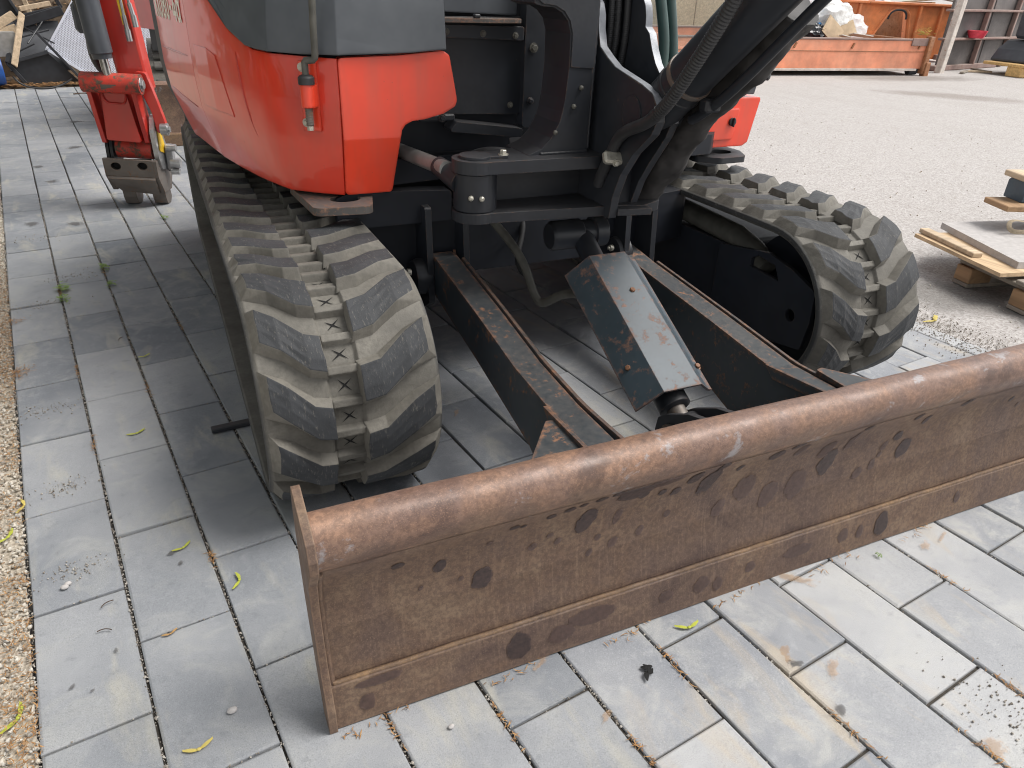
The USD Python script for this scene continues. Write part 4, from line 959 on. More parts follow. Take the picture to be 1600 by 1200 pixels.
# ---- upper body
OUT_T = np.array([(.384, 1.256), (.300, 1.318), (.222, 1.380), (.185, 1.450), (.140, 1.560), (.085, 1.74), (.042, 1.94), (.010, 2.12), (-.018, 2.28), (-.038, 2.42), (-.050, 2.50)])
OUT_B = np.array([(.385, 1.285), (.315, 1.335), (.245, 1.395), (.215, 1.470), (.180, 1.575), (.135, 1.75), (.097, 1.93), (.070, 2.12), (.048, 2.28), (.030, 2.40), (.026, 2.48)])
ZB = .715
def body_pt(k, z, off=0.0):
    t = np.clip((z - ZB) / .20, 0, 1); t = t if z < .885 else 1 - (1 - .85) * max(0, 1 - (z - .885) / .10)
    q = OUT_B[k] * (1 - t) + OUT_T[k] * t
    return np.array([q[0] + off, q[1], z])
def zcut(k):
    v = OUT_T[k][1]
    return float(np.interp(v, [1.25, 1.38, 1.47, 1.56, 1.74, 1.94, 2.12], [1.108, 1.112, 1.118, 1.155, 1.27, 1.40, 1.6]))
def side_grid(ks, z0=None, rel=(0, .15, .33, .45, .58, .72, .86, 1.0), top=None, off=0.0):
    g = []
    for r_ in rel:
        row = []
        for k in ks:
            zt = (zcut(k) if top is None else top) - .004
            zz = ZB + (zt - ZB) * r_
            if r_ == .33: zz = .86
            if r_ == .45: zz = .89
            if r_ == .58: zz = .99
            row.append(body_pt(k, zz, off))
        g.append(row)
    return np.array(g)
scov = obj('side_cover', shell(side_grid([0, 1, 2, 3, 4, 5, 6]), .014, True), red_side, ex, smooth=40)
def shrink(g, dv): 
    g = g.copy(); g[:, 0, 1] += dv; return g
rdoor = obj('rear_door', shell(shrink(side_grid([6, 7, 8, 9], top=1.6), .008), .014, True), red_side, ex, smooth=40)
g = side_grid([9, 10], top=1.6); g[:, 0, 1] += .004; g[:, 1, 1] += .02
obj('rubber_edge', shell(g, .02, True), rubber_strip, ex, smooth=40)
# fuel door and pressed lines on the side panels
def on_side(kf, z, o=.0):
    k = int(kf); t = kf - k
    p = body_pt(k, z) * (1 - t) + body_pt(min(k + 1, 10), z) * t
    dd = body_pt(min(k + 1, 10), z) - body_pt(k, z); n_ = np.array([-dd[1], dd[0], 0]); n_ /= np.linalg.norm(n_)
    n_ = n_ if n_[0] < 0 else -n_
    return p + n_ * o
fd = [[on_side(a, z, .0022) for a in (4.55, 5.1, 5.75)] for z in (.90, 1.0, 1.09)]
fd = np.array(fd); fd[2, 0] = on_side(4.75, 1.075, .0022); fd[0, 0] = on_side(4.35, .90, .0022)
obj('fuel_door', shell(fd, .008, True), red_side, scov)
obj('pressed_line', tube([on_side(a, z, .0) for a, z in ((3.85, 1.10), (3.75, 1.0), (3.6, .92), (3.4, .86))], .0030, 6, 24, rfun=lambda t, th: .08 + .92 * math.sin(math.pi * min(max(t, .0), 1.)) ** .35), red_side, ex, smooth=60)
obj('pressed_line', tube([on_side(a, 1.045 - .0 * a, .0) for a in (6.3, 7.2, 8.0, 8.8)], .0034, 6, 20, rfun=lambda t, th: .08 + .92 * math.sin(math.pi * min(max(t, .0), 1.)) ** .35), red_side, ex, smooth=60)
obj('pressed_line', tube([on_side(a, .87 + .012 * (a - 6), .0) for a in (6.4, 7.2, 8.0, 8.7)], .0034, 6, 20, rfun=lambda t, th: .08 + .92 * math.sin(math.pi * min(max(t, .0), 1.)) ** .35), red_side, ex, smooth=60)
# front cover with its notch
fc = [(.389, .715), (.536, .715), (.562, .881), (.567, .905), (.578, .920), (.600, .930), (.640, .934), (.700, .948), (.738, .968), (.744, .985), (.738, 1.02), (.720, 1.112), (.702, 1.124), (.560, 1.112), (.388, 1.106)]
m = prism_v(rpoly(fc, .012), 1.256, 1.30)
m = split_at(m, 2, .884)
m.vertices[:, 1] += np.clip((.884 - m.vertices[:, 2]) / .165, 0, 1) * .028
obj('front_cover', m, red, ex)
# body core and dark panels behind the bracket
corep = [(.42, 1.31), (.70, 1.36), (1.90, 1.45), (2.05, 1.6), (2.10, 2.6), (1.9, 3.0), (1.5, 3.25), (1.1, 3.3), (.6, 3.2), (.25, 2.95), (.10, 2.5), (.13, 2.0), (.21, 1.6), (.27, 1.42)]
obj('revolving_frame', prism_z(rpoly(corep, .02), .722, .80), dark_frame, ex)
obj('engine_bay', prism_z(rpoly([(.30, 1.45), (.70, 1.42), (1.25, 1.42), (1.25, 3.2), (.6, 3.1), (.25, 2.85), (.12, 2.45), (.15, 2.0), (.23, 1.6)], .02), .80, 1.62), dark_frame, ex)
obj('counterweight', prism_z(rpoly([(2.16, 2.55), (2.12, 2.9), (1.9, 3.2), (1.5, 3.42), (1.1, 3.47), (.7, 3.42), (.3, 3.2), (.08, 2.9), (.0, 2.53), (.2, 2.53), (.4, 3.0), (1.1, 3.25), (1.8, 3.0), (2.0, 2.55)], .02), .74, 1.02), rubber_strip, ex)
obj('tail_hood', prism_z(rpoly([(1.15, 3.455), (.7, 3.41), (.3, 3.19), (.09, 2.9), (.01, 2.54), (.2, 2.54), (.4, 2.98), (1.15, 3.24)], .02), 1.02, 1.60), rubber_strip, ex)
obj('front_panel', prism_v(rpoly([(.70, .93), (1.00, .92), (1.03, .95), (1.03, 1.21), (.70, 1.21)], .01), 1.36, 1.40), black_steel, ex)
obj('front_panel', prism_v(rpoly([(1.005, .88), (1.16, .88), (1.16, 1.40), (1.005, 1.40)], .01), 1.335, 1.38), black_steel, ex)
obj('panel_rib', prism_v(rpoly([(.735, .885), (.99, .855), (.99, .885), (.76, .915)], .006), 1.30, 1.37), black_steel, ex)
obj('panel_lip', prism_v(rpoly([(.70, 1.155), (1.0, 1.145), (1.0, 1.185), (.70, 1.19)], .006), 1.335, 1.365), black_steel, ex)
obj('step_edge', prism_z(rpoly([(.70, 1.32), (.86, 1.30), (.98, 1.31), (.98, 1.40), (.70, 1.40)], .01), 1.196, 1.208), lifting_steel, ex)
obj('upper_panel', prism_v(rpoly([(.745, 1.222), (.99, 1.215), (.99, 1.44), (.745, 1.44)], .006), 1.375, 1.40), grey_cover, ex)
obj('upper_panel', prism_v(rpoly([(.69, 1.215), (.738, 1.215), (.738, 1.44), (.69, 1.44)], .006), 1.38, 1.41), grey_cover, ex)
obj('panel_bolt', hexbolt((1.035, 1.333, 1.125), (0, -1, 0), .010, .008), hose_dusty, ex)
obj('panel_bolt', hexbolt((1.03, 1.333, .965), (0, -1, 0), .008, .008), black_steel, ex)
obj('panel_bracket', join(box((.70, 1.33, .925), (.12, .03, .02), ch=.004), hexbolt((.715, 1.312, .926), (0, -1, 0), .009, .007)), black_steel, ex)
obj('cover_wedge', box((.83, 1.315, 1.214), (.02, .02, .012), ch=.003), black_steel, ex)
# dark grey upper cover (tank and tool box)
cb = [on_side(a, 1.112, -.012)[:2] for a in (0, 1, 2, 3, 4, 5, 6)]
def cover_row(z, inset):
    P_ = [(.708, 1.272), (.60, 1.266), (.39, 1.268)] + [tuple(on_side(a, 1.3, -.010)[:2]) for a in (1.0, 2.0, 2.6, 3.2, 4, 5, 6, 7)]
    c_ = np.array([.75, 2.1])
    return np.array([[p[0] + (c_[0] - p[0]) * inset, p[1] + (c_[1] - p[1]) * inset, z] for p in P_])
rows = []
for z, ins in ((1.116, .0), (1.13, .0), (1.20, .012), (1.30, .035), (1.45, .09), (1.60, .15)):
    R_ = cover_row(z, ins)
    if z == 1.116:
        zz = [1.128, 1.120, 1.114, 1.112, 1.114, 1.116, 1.122, 1.162, 1.278, 1.405, 1.6]
        R_[:, 2] = np.array(zz)
    else:
        zz = np.array([1.128, 1.120, 1.114, 1.112, 1.114, 1.116, 1.122, 1.162, 1.278, 1.405, 1.6])
        R_[:, 2] = np.maximum(R_[:, 2], zz + .004)
    rows.append(R_)
obj('upper_cover', shell(np.array(rows), .02, False), grey_cover, ex, smooth=12)
# mirror stay on the diagonal facet
c0, bb0 = np.array([.222, 1.380]), np.array([.384, 1.256]); fe = (bb0 - c0) / np.linalg.norm(bb0 - c0); fn = np.array([-fe[1] * -1, -fe[0]]); fn = np.array([fe[1], -fe[0]])
if fn[1] > 0: fn = -fn
def F(t, z, o): q = c0 + fe * t + fn * o; return np.array([q[0], q[1], z])
pl = np.array([[F(.088, z, .008), F(.143, z, .008)] for z in (.905, .99, 1.095)])
splate = obj('stay_plate', shell(pl, .007), red, ex)
obj('stay_bolt', hexbolt(F(.100, 1.078, .008), np.r_[fn, 0], .0085, .008), zinc, splate)
obj('stay_bolt', hexbolt(F(.100, .928, .008), np.r_[fn, 0], .0085, .008), zinc, splate)
obj('stay_bush', join(lathe([(0, 0), (0, .019), (.002, .020), (.060, .020), (.062, .019), (.062, 0)], F(.124, .975, .034), (0, 0, 1), 24), box(F(.137, 1.005, .02), (.012, .035, .060), rot=rz(-37))), red, ex, smooth=40)
obj('stay_cap', lathe([(0, 0), (0, .023), (.018, .023), (.024, .017), (.026, .009), (.026, 0)], F(.124, 1.037, .034), (0, 0, 1), 24), hose_rubber, ex, smooth=40)
sr = [F(.124, 1.05, .034), F(.124, 1.085, .034), F(.124, 1.094, .034), F(.128, 1.099, .034), F(.138, 1.100, .034), F(.150, 1.101, .034), F(.156, 1.106, .034), F(.158, 1.118, .034), F(.160, 1.17, .036), F(.168, 1.30, .04), F(.172, 1.45, .045)]
obj('mirror_stay', tube(sr, .0095, 12), hose_dusty, ex, smooth=60)
obj('stay_spring', corrugated([F(.124, .975, .034), F(.124, .950, .034), F(.124, .925, .034)], .0115, .007), grey_steel, ex, smooth=True)
obj('spring_nut', lathe([(0, 0), (0, .010), (.014, .010), (.014, 0)], F(.124, .912, .034), (0, 0, 1), 6), zinc, ex)
# lifting eyes
def eye(pts, hole, z0, z1, mat):
    p = poly(pts).buffer(-.03).buffer(.03, quad_segs=8).difference(hole)
    obj('lifting_eye', prism_z(p, z0, z1), mat, ex)
eye([(.25, 1.52), (.275, 1.20), (.445, 1.18), (.475, 1.30), (.42, 1.52)], affinity.scale(sg.Point(.385, 1.285).buffer(.038), 1.25, 1.0), .680, .704, lifting_steel)
eye([(1.90, 1.72), (1.87, 1.50), (1.95, 1.435), (2.08, 1.44), (2.13, 1.54), (2.12, 1.72)], affinity.scale(sg.Point(2.03, 1.545).buffer(.040), 1.25, 1.0), .682, .706, black_steel)
# lettering on the rear door
tm = meshkit.text_mesh('KX080-4\u03b1', .085, .0006, bold=True)
tw = tm.bounds[1][0]; vv = tm.vertices.copy(); tv = []
for x_, y_, z_ in vv:
    kf = 8.75 - (x_ / tw) * 2.45
    tv.append(on_side(kf, 1.150 + y_ + .0 * x_, .0012 + z_))
tm.vertices = np.array(tv)
obj('lettering', tm, white_letter, rdoor)
# cab side: red step box, grey block, cab with glass
rb = prism_v(rpoly([(1.62, .735), (2.10, .735), (2.125, .75), (2.155, .915), (2.150, .925), (1.60, .925)], .006), 1.50, 2.4)
obj('step_box', rb, red, ex)
lid = obj('box_lid', prism_v(rpoly([(1.80, .765), (2.035, .765), (2.055, .885), (1.80, .885)], .008), 1.492, 1.51), red, ex)
obj('lid_latch', join(lathe([(0, 0), (0, .016), (.010, .016), (.012, 0)], (2.02, 1.493, .835), (0, -1, 0), 16), box((2.02, 1.478, .835), (.009, .01, .036), ch=.003)), black_steel, lid)
obj('cab_sill', prism_v(rpoly([(1.36, .935), (2.13, .935), (2.15, 1.04), (1.36, 1.07)], .006), 1.515, 2.5), grey_cover, ex)
obj('sill_knob', lathe([(0, 0), (0, .010), (.02, .010), (.022, .018), (.045, .018), (.05, .010), (.05, 0)], (2.145, 1.53, 1.005), (.6, -.8, 0), 16), black_steel, ex, smooth=40)
obj('cab_tube', tube([(1.60, 1.50, 1.60), (1.612, 1.50, 1.27), (1.65, 1.50, 1.12), (1.66, 1.51, 1.03)], .020, 14, 30), cab_tube, ex, smooth=60)
obj('cab_tube', tube([(1.655, 1.52, 1.60), (1.67, 1.52, 1.27), (1.705, 1.52, 1.12), (1.715, 1.52, 1.03)], .018, 14, 30), cab_tube, ex, smooth=60)
obj('cab_post', box((1.385, 1.55, 1.75), (.07, .07, 1.4), ch=.012), cab_tube, ex)
obj('cab_post', box((2.10, 1.60, 1.75), (.06, .06, 1.4), ch=.012), cab_tube, ex)
obj('cab_post', box((1.385, 2.75, 1.75), (.07, .07, 1.4), ch=.012), cab_tube, ex)
obj('cab_post', box((2.10, 2.75, 1.75), (.06, .06, 1.4), ch=.012), cab_tube, ex)
obj('cab_roof', box((1.75, 2.18, 2.47), (.85, 1.35, .08), ch=.02), grey_cover, ex)
obj('cab_pane', box((1.74, 1.555, 1.75), (.62, .006, 1.36)), cab_glass, ex)
obj('cab_pane', box((2.115, 2.18, 1.75), (.006, 1.05, 1.36)), cab_glass, ex)
obj('cab_pane', box((1.74, 2.75, 1.75), (.62, .006, 1.36)), cab_glass, ex)

# ================================================================== second excavator behind on the left
e2 = thing('excavator', 'second red excavator standing behind on the left, its arm lowered to a steel quick coupler', 'excavator', (0.76, 5.1, 0), -25.0, 'excavators on the pavement')
_obj = obj
def obj(name, mesh, mat, parent=None, **kw):
    if parent is e2 and isinstance(mesh, trimesh.Trimesh):
        if name in ('boom', 'dozer_blade', 'blade_edge', 'body', 'body_skirt'): mesh.apply_transform(rz(17))
        else: mesh.vertices[:, 0] = mesh.vertices[:, 0] * .95 + .020
    return _obj(name, mesh, mat, parent, **kw)
def A(x, z, y=0.0): return np.array([x - .76, y, z])
stick = join(box((.012, .05, 1.40), (.17, .13, 1.5), rot=ry(-4), ch=.012))
obj('stick', stick, red_arm, e2)
obj('bucket_cylinder', lathe([(0, 0), (0, .052), (.025, .055), (.03, .062), (1.3, .062), (1.3, 0)], A(.722, .845, -.14), (-.055, .0, 1), 28), plastic_grey, e2, smooth=40)
obj('cylinder_rod', cyl(A(.735, .70, -.14), A(.722, .86, -.14), .024, 20), chrome, e2, smooth=40)
obj('rod_head', lathe([(0, 0), (0, .045), (.09, .045), (.09, 0)], A(.69, .715, -.14), (1, 0, 0), 24), grey_steel, e2, smooth=40)
obj('link_tube', cyl(A(.575, .722, -.13), A(.905, .712, -.13), .055, 28), muddy_red, e2, smooth=40)
obj('pin_washer', hexbolt(A(.906, .712, -.13), (1, 0, 0), .026, .012), bright_steel, e2)
obj('link_arm', prism_u(rpoly([(-.17, .74), (-.08, .74), (.00, .5), (.02, .38), (-.09, .38), (-.125, .52)], .015), .086, .112), red_arm, e2)
obj('link_arm', prism_u(rpoly([(-.17, .74), (-.08, .74), (.00, .5), (.02, .38), (-.09, .38), (-.125, .52)], .015), -.165, -.140), red_arm, e2)
m = join(prism_v(rpoly([(-.100, .69), (.040, .68), (.075, .389), (-.125, .403)], .012), -.115, -.03), prism_v(rpoly([(-.205, .70), (-.10, .69), (-.12, .40), (-.140, .40), (-.155, .55)], .012), -.05, -.01), prism_v(rpoly([(.03, .69), (.085, .69), (.095, .40), (.07, .40)], .008), -.05, -.02))
obj('link_box', m, red_arm, e2)
obj('link_rim', tube([A(.672, .672, -.118), A(.670, .64, -.119), A(.685, .615, -.119), A(.735, .608, -.119), A(.78, .608, -.119), A(.795, .63, -.119), A(.797, .665, -.118)], .006, 6, 40), red_arm, e2, smooth=60)
obj('side_rail', prism_v(rpoly([(.085, .775), (.155, .765), (.19, .62), (.224, .46), (.20, .425), (.16, .44), (.150, .55), (.105, .68)], .015), -.06, -.02), red_arm, e2)
obj('rail_pin', join(cyl(A(.945, .455, -.05), A(.985, .455, -.05), .036, 24), hexbolt(A(.986, .455, -.05), (1, 0, 0), .018, .010)), bright_steel, e2, smooth=40)
obj('stick_boss', cyl(A(.655, .345, -.02), A(.868, .335, -.02), .062, 30), muddy_red, e2, smooth=40)
obj('stick_end', prism_v(rpoly([(-.085, .40), (-.07, .52), (.07, .52), (.115, .36), (.08, .33), (-.07, .33)], .015), .0, .10), red_arm, e2)
for x_ in (.600, .625):
    obj('coupler_ear', prism_u(rpoly([(-.08, .36), (-.05, .425), (.03, .425), (.09, .34), (.08, .26), (-.09, .27)], .03), x_ - .76, x_ - .742), black_steel, e2)
obj('coupler_ear', prism_u(rpoly([(-.09, .30), (-.095, .45), (-.05, .53), (.0, .535), (.05, .44), (.10, .30), (.10, .20), (-.06, .22)], .03), .125, .152), bright_steel, e2)
obj('ear_plate', prism_u(rpoly([(-.06, .33), (-.04, .46), (.0, .47), (.04, .36), (.03, .30)], .012), .153, .157), yellow_sticker, e2)
obj('pin_block', join(cyl(A(.93, .335, .02), A(.99, .335, .02), .022, 18), cyl(A(.94, .24, .03), A(1.0, .24, .03), .028, 18), cyl(A(.935, .19, .03), A(.985, .19, .03), .020, 18), box(A(.935, .27, .05), (.05, .06, .16), ch=.01)), bright_steel, e2, smooth=40)
slot = lambda x_: affinity.scale(sg.Point(x_, .255).buffer(.022), 1.35, 1.0)
fp = rpoly([(-.175, .300), (.120, .285), (.122, .186), (-.165, .200)], .006).difference(slot(-.102)).difference(slot(.055))
cpl = obj('coupler_plate', prism_v(fp, -.13, -.10), grey_steel, e2)
obj('slot_backing', box(A(.745, .25, -.092), (.27, .008, .08)), black_hole, cpl)
low = shell(np.array([[(-.163, -.128, .199), (.120, -.128, .186)], [(-.115, -.06, .108), (.112, -.06, .082)]]), .02)
obj('coupler_floor', low, grey_steel, e2)
obj('coupler_side', prism_u(rpoly([(-.128, .285), (-.10, .285), (.10, .25), (.14, .16), (.08, .075), (-.06, .08), (-.128, .186)], .008), .112, .140), grey_steel, e2)
obj('coupler_side', prism_u(rpoly([(-.128, .30), (-.10, .30), (.10, .25), (.14, .16), (.08, .09), (-.06, .10), (-.128, .20)], .008), -.175, -.150), grey_steel, e2)
for x_ in (-.085, .095):
    obj('coupler_hook', prism_u(rpoly([(-.055, .11), (.05, .11), (.065, .03), (.03, .0), (-.03, .005), (-.05, .05)], .014), x_ - .040, x_ + .040), grey_steel, e2)
obj('hose_fitting', join(cyl(A(.865, .93, -.06), A(.862, .99, -.06), .016, 14), cyl(A(.862, .99, -.06), A(.858, 1.06, -.06), .012, 14), cyl(A(.858, 1.06, -.06), A(.85, 1.5, -.06), .008, 12)), bright_steel, e2, smooth=40)
obj('hose_fitting', join(cyl(A(.905, 1.0, -.03), A(.90, 1.06, -.03), .016, 14), cyl(A(.90, 1.06, -.03), A(.89, 1.12, -.03), .013, 14), cyl(A(.89, 1.12, -.03), A(.88, 1.5, -.03), .008, 12)), bright_steel, e2, smooth=40)
obj('hydraulic_hose', tube([A(.60, 1.5, .0), A(.61, 1.2, .0), A(.625, 1.0, .02), A(.60, .86, .06), A(.62, .76, .1)], .030, 12, 40), hose_rubber, e2, smooth=60)
obj('hydraulic_hose', tube([A(.57, 1.5, -.03), A(.60, 1.15, -.05), A(.64, .98, -.02), A(.66, .84, .02)], .018, 12, 40), hose_dusty, e2, smooth=60)
obj('work_lamp', box(A(.60, 1.04, .02), (.09, .10, .16), ch=.02), plastic_grey, e2)
obj('warning_sticker', box(A(.842, 1.08, -.026), (.030, .003, .14), rot=ry(-4)), yellow_sticker, e2)
# boom, body, blade and track that stand behind it
obj('boom', join(box((.55, 1.2, 2.35), (.22, 2.9, .30), rot=rx(18) @ rz(-26), ch=.02), box((.0, .1, 2.0), (.16, .3, .5), ch=.02)), red_arm, e2)
bp = [(-.01, .0), (.0, .09), (.02, .10), (.05, .2), (.055, .32), (.03, .42), (.0, .47), (.03, .495), (.08, .48), (.08, .0)]
obj('dozer_blade', prism_u(poly(bp), -.05, 2.1).apply_translation((.15, 1.75, 0)), roll_rust, e2)
obj('blade_edge', box((1.17, 1.735, .05), (2.14, .03, .10), ch=.006), weld_rust, e2)
body = prism_z(rpoly([(.30, 2.3), (1.6, 2.2), (2.1, 2.5), (2.2, 3.4), (1.8, 4.2), (1.2, 4.4), (.5, 4.1), (.1, 3.4), (.12, 2.7)], .06), .82, 1.7)
obj('body', body, red_arm, e2)
obj('body_skirt', prism_z(rpoly([(.36, 2.4), (1.6, 2.3), (2.0, 2.6), (2.1, 3.4), (1.7, 4.1), (.6, 4.0), (.2, 3.3), (.2, 2.8)], .04), .62, .82), dark_frame, e2)
for u0 in (.15, 1.85):
    x = UsdGeom.Xform.Define(stage, str(e2.GetPath()) + '/' + numbered(str(e2.GetPath()), 'track'))
    st = sg.LineString([(2.45, .31), (4.7, .31)]).buffer(.275, quad_segs=10)
    obj('belt', prism_u(st, u0, u0 + .45).apply_transform(rz(17)), rubber_belt, x)
    for k in range(26):
        s = PER * k / 40.0 + 1.2
        for side_ in (0, 1):
            sv = s + (.08 if side_ else 0)
            if sv < 3.3:
                v_, z_, nv, nz = [float(q[0]) for q in on_path(np.array([sv]))]
                mm = box((0, 0, 0), (.17, .075, .035), ch=.008)
                R_ = np.eye(4); R_[:3, 1] = [0, nz, -nv]; R_[:3, 2] = [0, nv, nz]; R_[:3, 0] = np.cross(R_[:3, 1], R_[:3, 2])
                mm.apply_transform(R_); mm.apply_translation((u0 + (.33 if side_ else .12), v_ + 1.58 + nv * .012, z_ + nz * .012 - .012))
                mm.apply_transform(rz(17))
                obj('lug', mm, rubber_lug, x, attr=np.ones(len(mm.vertices)) * .4)

# ================================================================== right foreground: pallet, boards, slab
pdir = np.array([-.30, -.954]); pdir /= np.linalg.norm(pdir); pout = np.array([pdir[1] * -1, pdir[0]])
pout = np.array([.954, -.30])
PA = math.degrees(math.atan2(-pdir[0], pdir[1] * -1))             # local +y runs away along -pdir
pal = thing('pallet', 'worn grey wooden pallet on the yard under boards and a stone slab', 'pallet', (4.19, 1.86, 0), -17.5)
# local frame: x to the right (away from machine), -y towards the camera
for yy in (-.05, -.40, -.75):
    for xx in (.07, .6, 1.13):
        obj('block', box((xx - .02, yy, .061), (.14, .10, .078), ch=.004), wood_block, pal)
for xx in (.05, .58, 1.11): obj('stringer', box((xx, -.40, .111), (.10, .82, .021), ch=.003), wood_grey, pal)
for yy in (-.05, -.235, -.40, -.565, -.75): obj('deck_board', box((.58, yy, .1335), (1.2, .10 if yy not in (-.05, -.75) else .12, .021), ch=.003), wood_grey, pal)
for yy in (-.05, -.40, -.75): obj('skid_board', box((.58, yy, .011), (1.2, .10, .021), ch=.003), wood_grey, pal)
def flat(name, label, cat, corners, z0, z1, mat, ch=.003):
    c = np.array(corners, float); o = c.mean(0)
    m = prism_z(rpoly([tuple(p - o) for p in c], .002), z0, z1)
    r = thing(name, label, cat, (o[0], o[1], 0))
    obj('panel', m, mat, r)
    return r
flat('plywood_sheet', 'yellow-brown plywood sheet lying on the grey pallet', 'plywood', [(4.235, 2.165), (4.015, 1.585), (4.62, 1.36), (4.95, 1.90)], .1455, .164, wood_new)
flat('concrete_slab', 'pale grey stone slab lying on the plywood', 'slab', [(4.465, 2.16), (4.155, 1.585), (4.75, 1.32), (5.15, 1.90)], .1645, .198, slab_stone)
bt = thing('batten', 'short pale wooden batten lying along the edge of the plywood', 'batten', (4.222, 1.965, 0), 68.0)
obj('timber', box((0, 0, .1765), (.42, .055, .024), ch=.003), wood_pale, bt)
# second stack behind: blocks, plank, blue beam, top boards, strap, pipe
st = thing('timber_stack', 'dark wooden bearers on the stone slab at the right edge', 'timber', (4.86, 1.83, 0), -20)
for k, (dz, w_) in enumerate(((.225, .30), (.275, .42))):
    obj('bearer', box((.22, .0, dz), (.5, .16 + .05 * k, .048), ch=.004), wood_dark, st)
pk = thing('plank', 'brown wooden plank under the dark blue beam', 'plank', (4.72, 1.95, 0), -28)
obj('timber', box((.35, .0, .322), (.9, .20, .030), ch=.004), wood_block, pk)
bm = thing('steel_beam', 'dark blue painted steel beam on the brown plank', 'beam', (4.76, 1.98, 0), -28)
obj('beam', prism_u(rpoly([(-.075, .338), (.075, .338), (.075, .43), (.06, .445), (-.06, .445), (-.075, .43)], .006), .0, .85), blue_paint, bm)
obj('pipe_stub', cyl((.12, -.07, .385), (.12, -.13, .385), .014, 16), bright_steel, bm, smooth=40)
tb = thing('plank', 'pale weathered board lying on top of the blue beam', 'plank', (4.78, 2.0, 0), -28)
obj('timber', box((.40, .0, .462), (.85, .16, .030), ch=.004), wood_pale, tb)
ws = obj('lashing_strap', shell(np.array([[(4.50 + .03 * math.sin(t * 6.28), 1.86, 0) for t in (0, 1)]] * 2), .001) if False else tube([(4.90, 1.70, .215), (4.74, 1.73, .222), (4.60, 1.80, .226), (4.55, 1.845, .235), (4.565, 1.865, .258), (4.64, 1.845, .268), (4.78, 1.80, .262)], .012, 8, 50, sx=.18), strap_cloth, smooth=60,
         label='beige webbing strap looped over the edge of the stack', category='strap')
obj('wood_sliver', box((3.62, 1.62, .004), (.05, .018, .006), rot=rz(25), ch=.002), yellow_sticker if False else seed_yellow, label='yellow leaf on the sand beside the right track', category='leaf')

# ================================================================== right background: skips, bags, container wall
D0 = np.array([10.99, 9.02]); DROT = math.degrees(math.atan2(-.2574, .9663))
def dth(name, label, cat, t, n_, group=None): 
    p = D0 + np.array([.9663, -.2574]) * t + np.array([.2574, .9663]) * n_
    return thing(name, label, cat, (p[0], p[1], 0), DROT, group)
sk = dth('skip', 'low orange open skip on rollers holding bags and sheets', 'skip', 0, 0)
obj('side_wall', box((.55, .03, .335), (5.0, .05, .45), ch=.008), skip_orange, sk)
obj('side_seam', box((.55, .003, .385), (5.0, .012, .012), ch=.002), skip_rust, sk)
obj('side_wall', box((.55, 1.75, .36), (5.0, .05, .50), ch=.008), skip_orange, sk)
obj('rear_wall', box((-1.95, .89, .36), (.05, 1.68, .46), ch=.008), skip_orange, sk)
obj('top_rail', box((.55, .03, .575), (5.02, .075, .03), ch=.006), rail_rust, sk)
obj('top_rail', box((.55, 1.75, .62), (5.02, .075, .03), ch=.006), rail_rust, sk)
obj('bottom_rail', box((.50, .03, .095), (4.9, .09, .04), ch=.006), post_white, sk)
obj('floor_pan', box((.55, .89, .12), (4.95, 1.72, .03)), skip_rust, sk)
obj('corner_post', join(box((3.09, .0, .33), (.10, .12, .60), ch=.01), box((3.13, -.02, .10), (.10, .12, .24), ch=.01)), skip_rust, sk)
obj('hinge_plate', box((2.88, -.005, .54), (.34, .03, .12), ch=.006), rail_rust, sk)
obj('end_gate', box((3.08, .9, .34), (.05, 1.6, .44), ch=.008), skip_rust, sk)
for t in (2.93, -1.7):
    obj('roller', lathe([(0, 0), (0, .06), (.01, .07), (.17, .07), (.18, .06), (.18, 0)], (t - .09, .08, .073), (1, 0, 0), 20), black_steel, sk, smooth=40)
    obj('roller', lathe([(0, 0), (0, .06), (.01, .07), (.17, .07), (.18, .06), (.18, 0)], (t - .09, 1.6, .073), (1, 0, 0), 20), black_steel, sk, smooth=40)
for t in (.05, 1.2, 2.6): obj('rust_hook', join(box((t + .3, -.004, .47), (.03, .03, .09), rot=ry(25), ch=.005)), skip_rust, sk)
# taller orange container behind
tl = dth('container', 'tall bright orange container behind the low skip, with a hook recess in its end', 'container', 2.8, 2.3)
face = rpoly([(-.45, .06), (3.08, .06), (3.08, 1.07), (-.45, 1.11)], .01)
rec = rpoly([(.85, .25), (1.95, .25), (1.80, .90), (1.70, .98), (1.45, 1.0), (1.30, .93)], .03)
obj('end_wall', prism_v(face.difference(rec), .0, .06), tall_orange, tl)
obj('recess_back', prism_v(rec.buffer(.03), .20, .24), skip_rust, tl)
rim = np.array(list(rec.exterior.coords)); 
obj('recess_rim', tube([(p[0], .0, p[1]) for p in rim], .028, 8), tall_orange, tl)
obj('hook_bar', tube([(1.30, -.01, .80), (1.34, -.02, .92), (1.5, -.02, .97), (1.68, -.02, .93), (1.74, -.01, .80)], .02, 8, 30), bar_dark, tl, smooth=60)
obj('side_wall', box((-.42, 1.0, .58), (.06, 2.0, 1.04), ch=.01), tall_orange, tl)
obj('side_wall', box((3.05, 1.0, .56), (.06, 2.0, 1.00), ch=.01), tall_orange, tl)
for t in (.55, 2.05, 2.6): obj('stiffener', box((t, -.02, .58), (.06, .05, .98), ch=.01), tall_orange, tl)
obj('top_rim', box((1.3, -.01, 1.09), (3.6, .10, .05), rot=ry(.6), ch=.01), tall_orange, tl)
obj('hem', box((2.9, -.03, .10), (.36, .08, .10), ch=.01), rail_rust, tl)
